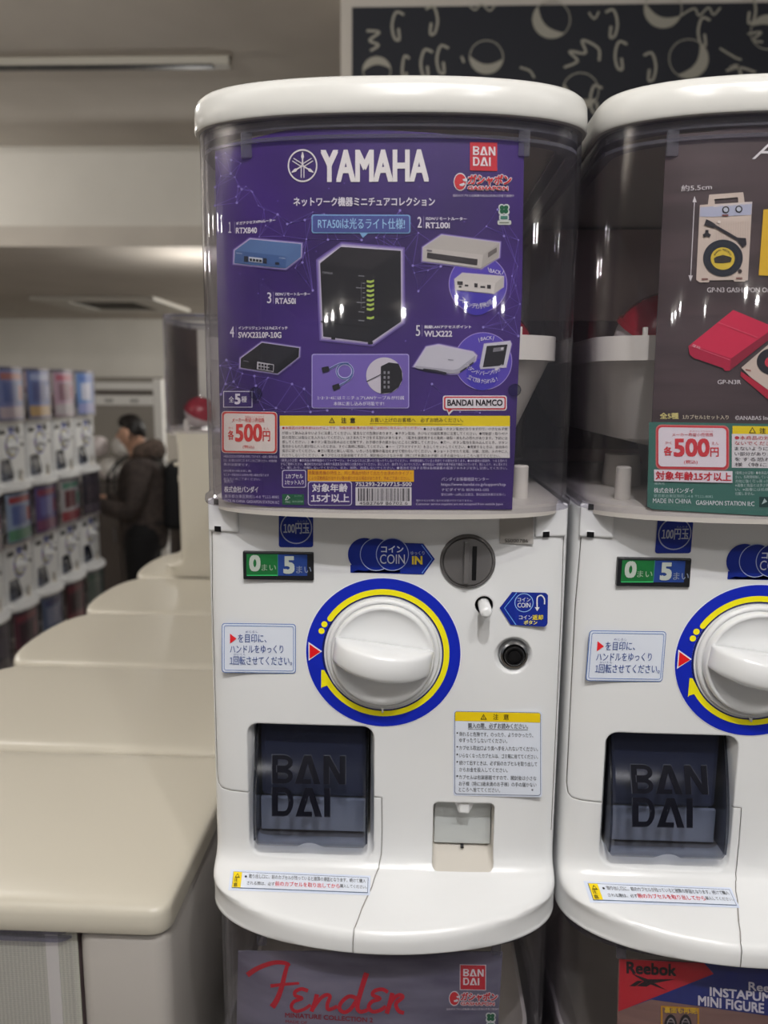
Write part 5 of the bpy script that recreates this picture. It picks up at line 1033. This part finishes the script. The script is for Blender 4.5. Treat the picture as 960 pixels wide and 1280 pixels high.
for sx in (-1, 1): add_loft(bm, [oval(sx*x, y, z, r, r*1.08) for x, y, z, r in ((.09, .01, .86, .098), (.095, .005, .74, .096), (.097, 0, .60, .088), (.097, .005, .47, .078), (.097, .025, .30, .074), (.097, .03, .14, .070), (.097, .03, .07, .068))])
mk('trousers', fix(bm), PANT, pr, True, 70)
skin_body('hair', [[(0, .03, 1.455, .066), (0, -.005, 1.525, .098), (0, -.030, 1.575, .088), (0, -.085, 1.588, .046), (0, -.118, 1.558, .020)]]+[[(0, -.005, 1.525, .098), (sx*.070, -.020, 1.50, .034), (sx*.078, -.045, 1.47, .020)] for sx in (-1, 1)], HAIRM, pr)
skin_body('hood', [[(-.12, -.03, 1.385, .050), (-.11, .07, 1.405, .068), (0, .125, 1.395, .085), (.11, .07, 1.405, .068), (.12, -.03, 1.385, .050)]], FUR, pr)
for sx in (-1, 1):
    bm = bmesh.new(); add_box(bm, (sx*.1-.048, -.155, 0), (sx*.1+.048, .085, .075), 0, .03, 4); mk('shoe', fix(bm), BLACK, pr, True)
ph = empty('phone', (0, 0, 0)); M_ = Matrix.Translation((PX, PY, 0)) @ Matrix.Rotation(math.radians(-78), 4, 'Z'); ph.location = M_ @ Vector((0, -.392, 1.045)); ph.rotation_euler = (0, 0, math.radians(-78)); tag(ph, 'dark phone held in both hands by the person in the brown jacket', 'phone')
bm = bmesh.new(); add_box(bm, (-.037, -.004, 0), (.037, .004, .15), 0, .003); mk('case', fix(bm), BLACK, ph, True)
bm = bmesh.new(); add_box(bm, (-.033, .0041, .006), (.033, .0046, .144), 0); mk('screen', fix(bm), mat('screen_glass', (30, 34, 44), .1), ph)
bp = empty('backpack', (0, 0, 0)); bp.location = M_ @ Vector((0, .158, .90)); bp.rotation_euler = (math.radians(-3), 0, math.radians(-78)); tag(bp, 'black backpack with a small orange badge on the back of the brown jacket', 'backpack')
BPM = mat('backpack_cloth', (20, 20, 23), .8)
bm = bmesh.new(); add_box(bm, (-.15, -.01, 0), (.15, .13, .43), 0, .05, 5); mk('main_bag', fix(bm), BPM, bp, True)
bm = bmesh.new(); add_box(bm, (-.11, .11, .04), (.11, .165, .24), 0, .025, 4); mk('front_pocket', fix(bm), BPM, bp, True)
bm = bmesh.new(); add_box(bm, (-.155, .04, .215), (-.1495, .07, .235), 0, .001); mk('badge', fix(bm), mat('badge_orange', (214, 96, 50), .6), bp)
for sx in (-1, 1):
    bm = bmesh.new(); rr = []
    for y, z in ((0, .38), (-.06, .455), (-.18, .47), (-.29, .42), (-.345, .33), (-.345, .22), (-.29, .10), (-.16, .03), (0, .04)): rr.append([(sx*.115-.022, y, z), (sx*.115+.022, y, z), (sx*.115+.022, y-.008, z+.008), (sx*.115-.022, y-.008, z+.008)])
    add_loft(bm, rr); mk('shoulder_strap', fix(bm), BPM, bp, True)

# ------------------------------------------------------------------ shop fittings at the end of the aisle
GREYC = mat('cabinet_grey', (132, 126, 118), .5); SIGNW = mat('sign_white', (214, 212, 208), .5); DBR = mat('cabinet_dark', (74, 66, 62), .6)
t = empty('notice_cabinet', (-2.60, 6.6, 0)); tag(t, 'grey wall cabinet with a white notice strip behind the person', 'cabinet')
bm = bmesh.new(); add_box(bm, (-.50, 0, 0), (.28, .4, EYE+.085), 0, .008); mk('carcass', fix(bm), GREYC, t)
bm = bmesh.new(); add_box(bm, (-.46, -.012, EYE-.03), (.20, -.001, EYE+.035), 0, .004); mk('white_strip', fix(bm), SIGNW, t)
bm = bmesh.new(); add_box(bm, (-.46, -.010, EYE-.075), (.22, -.001, EYE-.045), 0, .003); mk('dark_slot', fix(bm), DBR, t)
q = mk('notice_sign', fix((lambda b: (add_box(b, (-.42, -.014, EYE-.175), (.17, -.001, EYE-.085), 0, .003), b)[1])(bmesh.new())), SIGNW, t)
for x in (-.24, .0): bm = bmesh.new(); add_box(bm, (x-.04, -.017, EYE-.15), (x+.04, -.0142, EYE-.115), 0); mk('sign_picture', fix(bm), mat('sign_grey', (150, 148, 146), .5), q)
t = empty('display_post', (-2.02, 5.55, 0)); tag(t, 'white post standing between the person and the side-on machine', 'post')
bm = bmesh.new(); add_box(bm, (-.035, -.035, .02), (.035, .035, EYE+.06), 0, .006); mk('shaft', fix(bm), SIGNW, t)
bm = bmesh.new(); add_box(bm, (-.12, -.12, 0), (.12, .12, .022), 0, .004); mk('foot', fix(bm), SIGNW, t)
t = empty('low_cabinet', (-2.25, 5.75, 0)); tag(t, 'low dark brown cabinet behind the person at the end of the aisle', 'cabinet')
bm = bmesh.new(); add_box(bm, (-.62, 0, 0), (.62, .4, .98), 0, .006); mk('carcass', fix(bm), DBR, t)
for x in (-.58, -.19, .20):
    bm = bmesh.new(); add_box(bm, (x, -.016, .06), (x+.37, -.0005, .95), 0, .004); d = mk('door', fix(bm), DBR, t)
    bm = bmesh.new(); add_box(bm, (x+.32, -.03, .5), (x+.335, -.016, .62), 0, .002); mk('handle', fix(bm), GREYMETAL, d)
for k, (x, z, r) in enumerate(((-2.62, .98+.112, .13), (-2.36, .98+.095, .11), (-2.50, 1.275, .12), (-2.31, 1.265, .10), (-2.715, 1.27, .11))):
    o = capsule((x, 6.0, .990+r*.80 if k in (0, 1) else .990+r*.80+.205), r*.80, .6+k, ['large white round case at the left on the dark cabinet', 'large white round case at the right on the dark cabinet', 'large white round case stacked at the middle top', 'smallest white round case stacked at the right top', 'white round case stacked at the left top'][k], mat('case_white', (196, 192, 188), .35))
    o['category'] = 'round case'; o['group'] = 'round cases on the dark cabinet'; o.name = 'round_case'
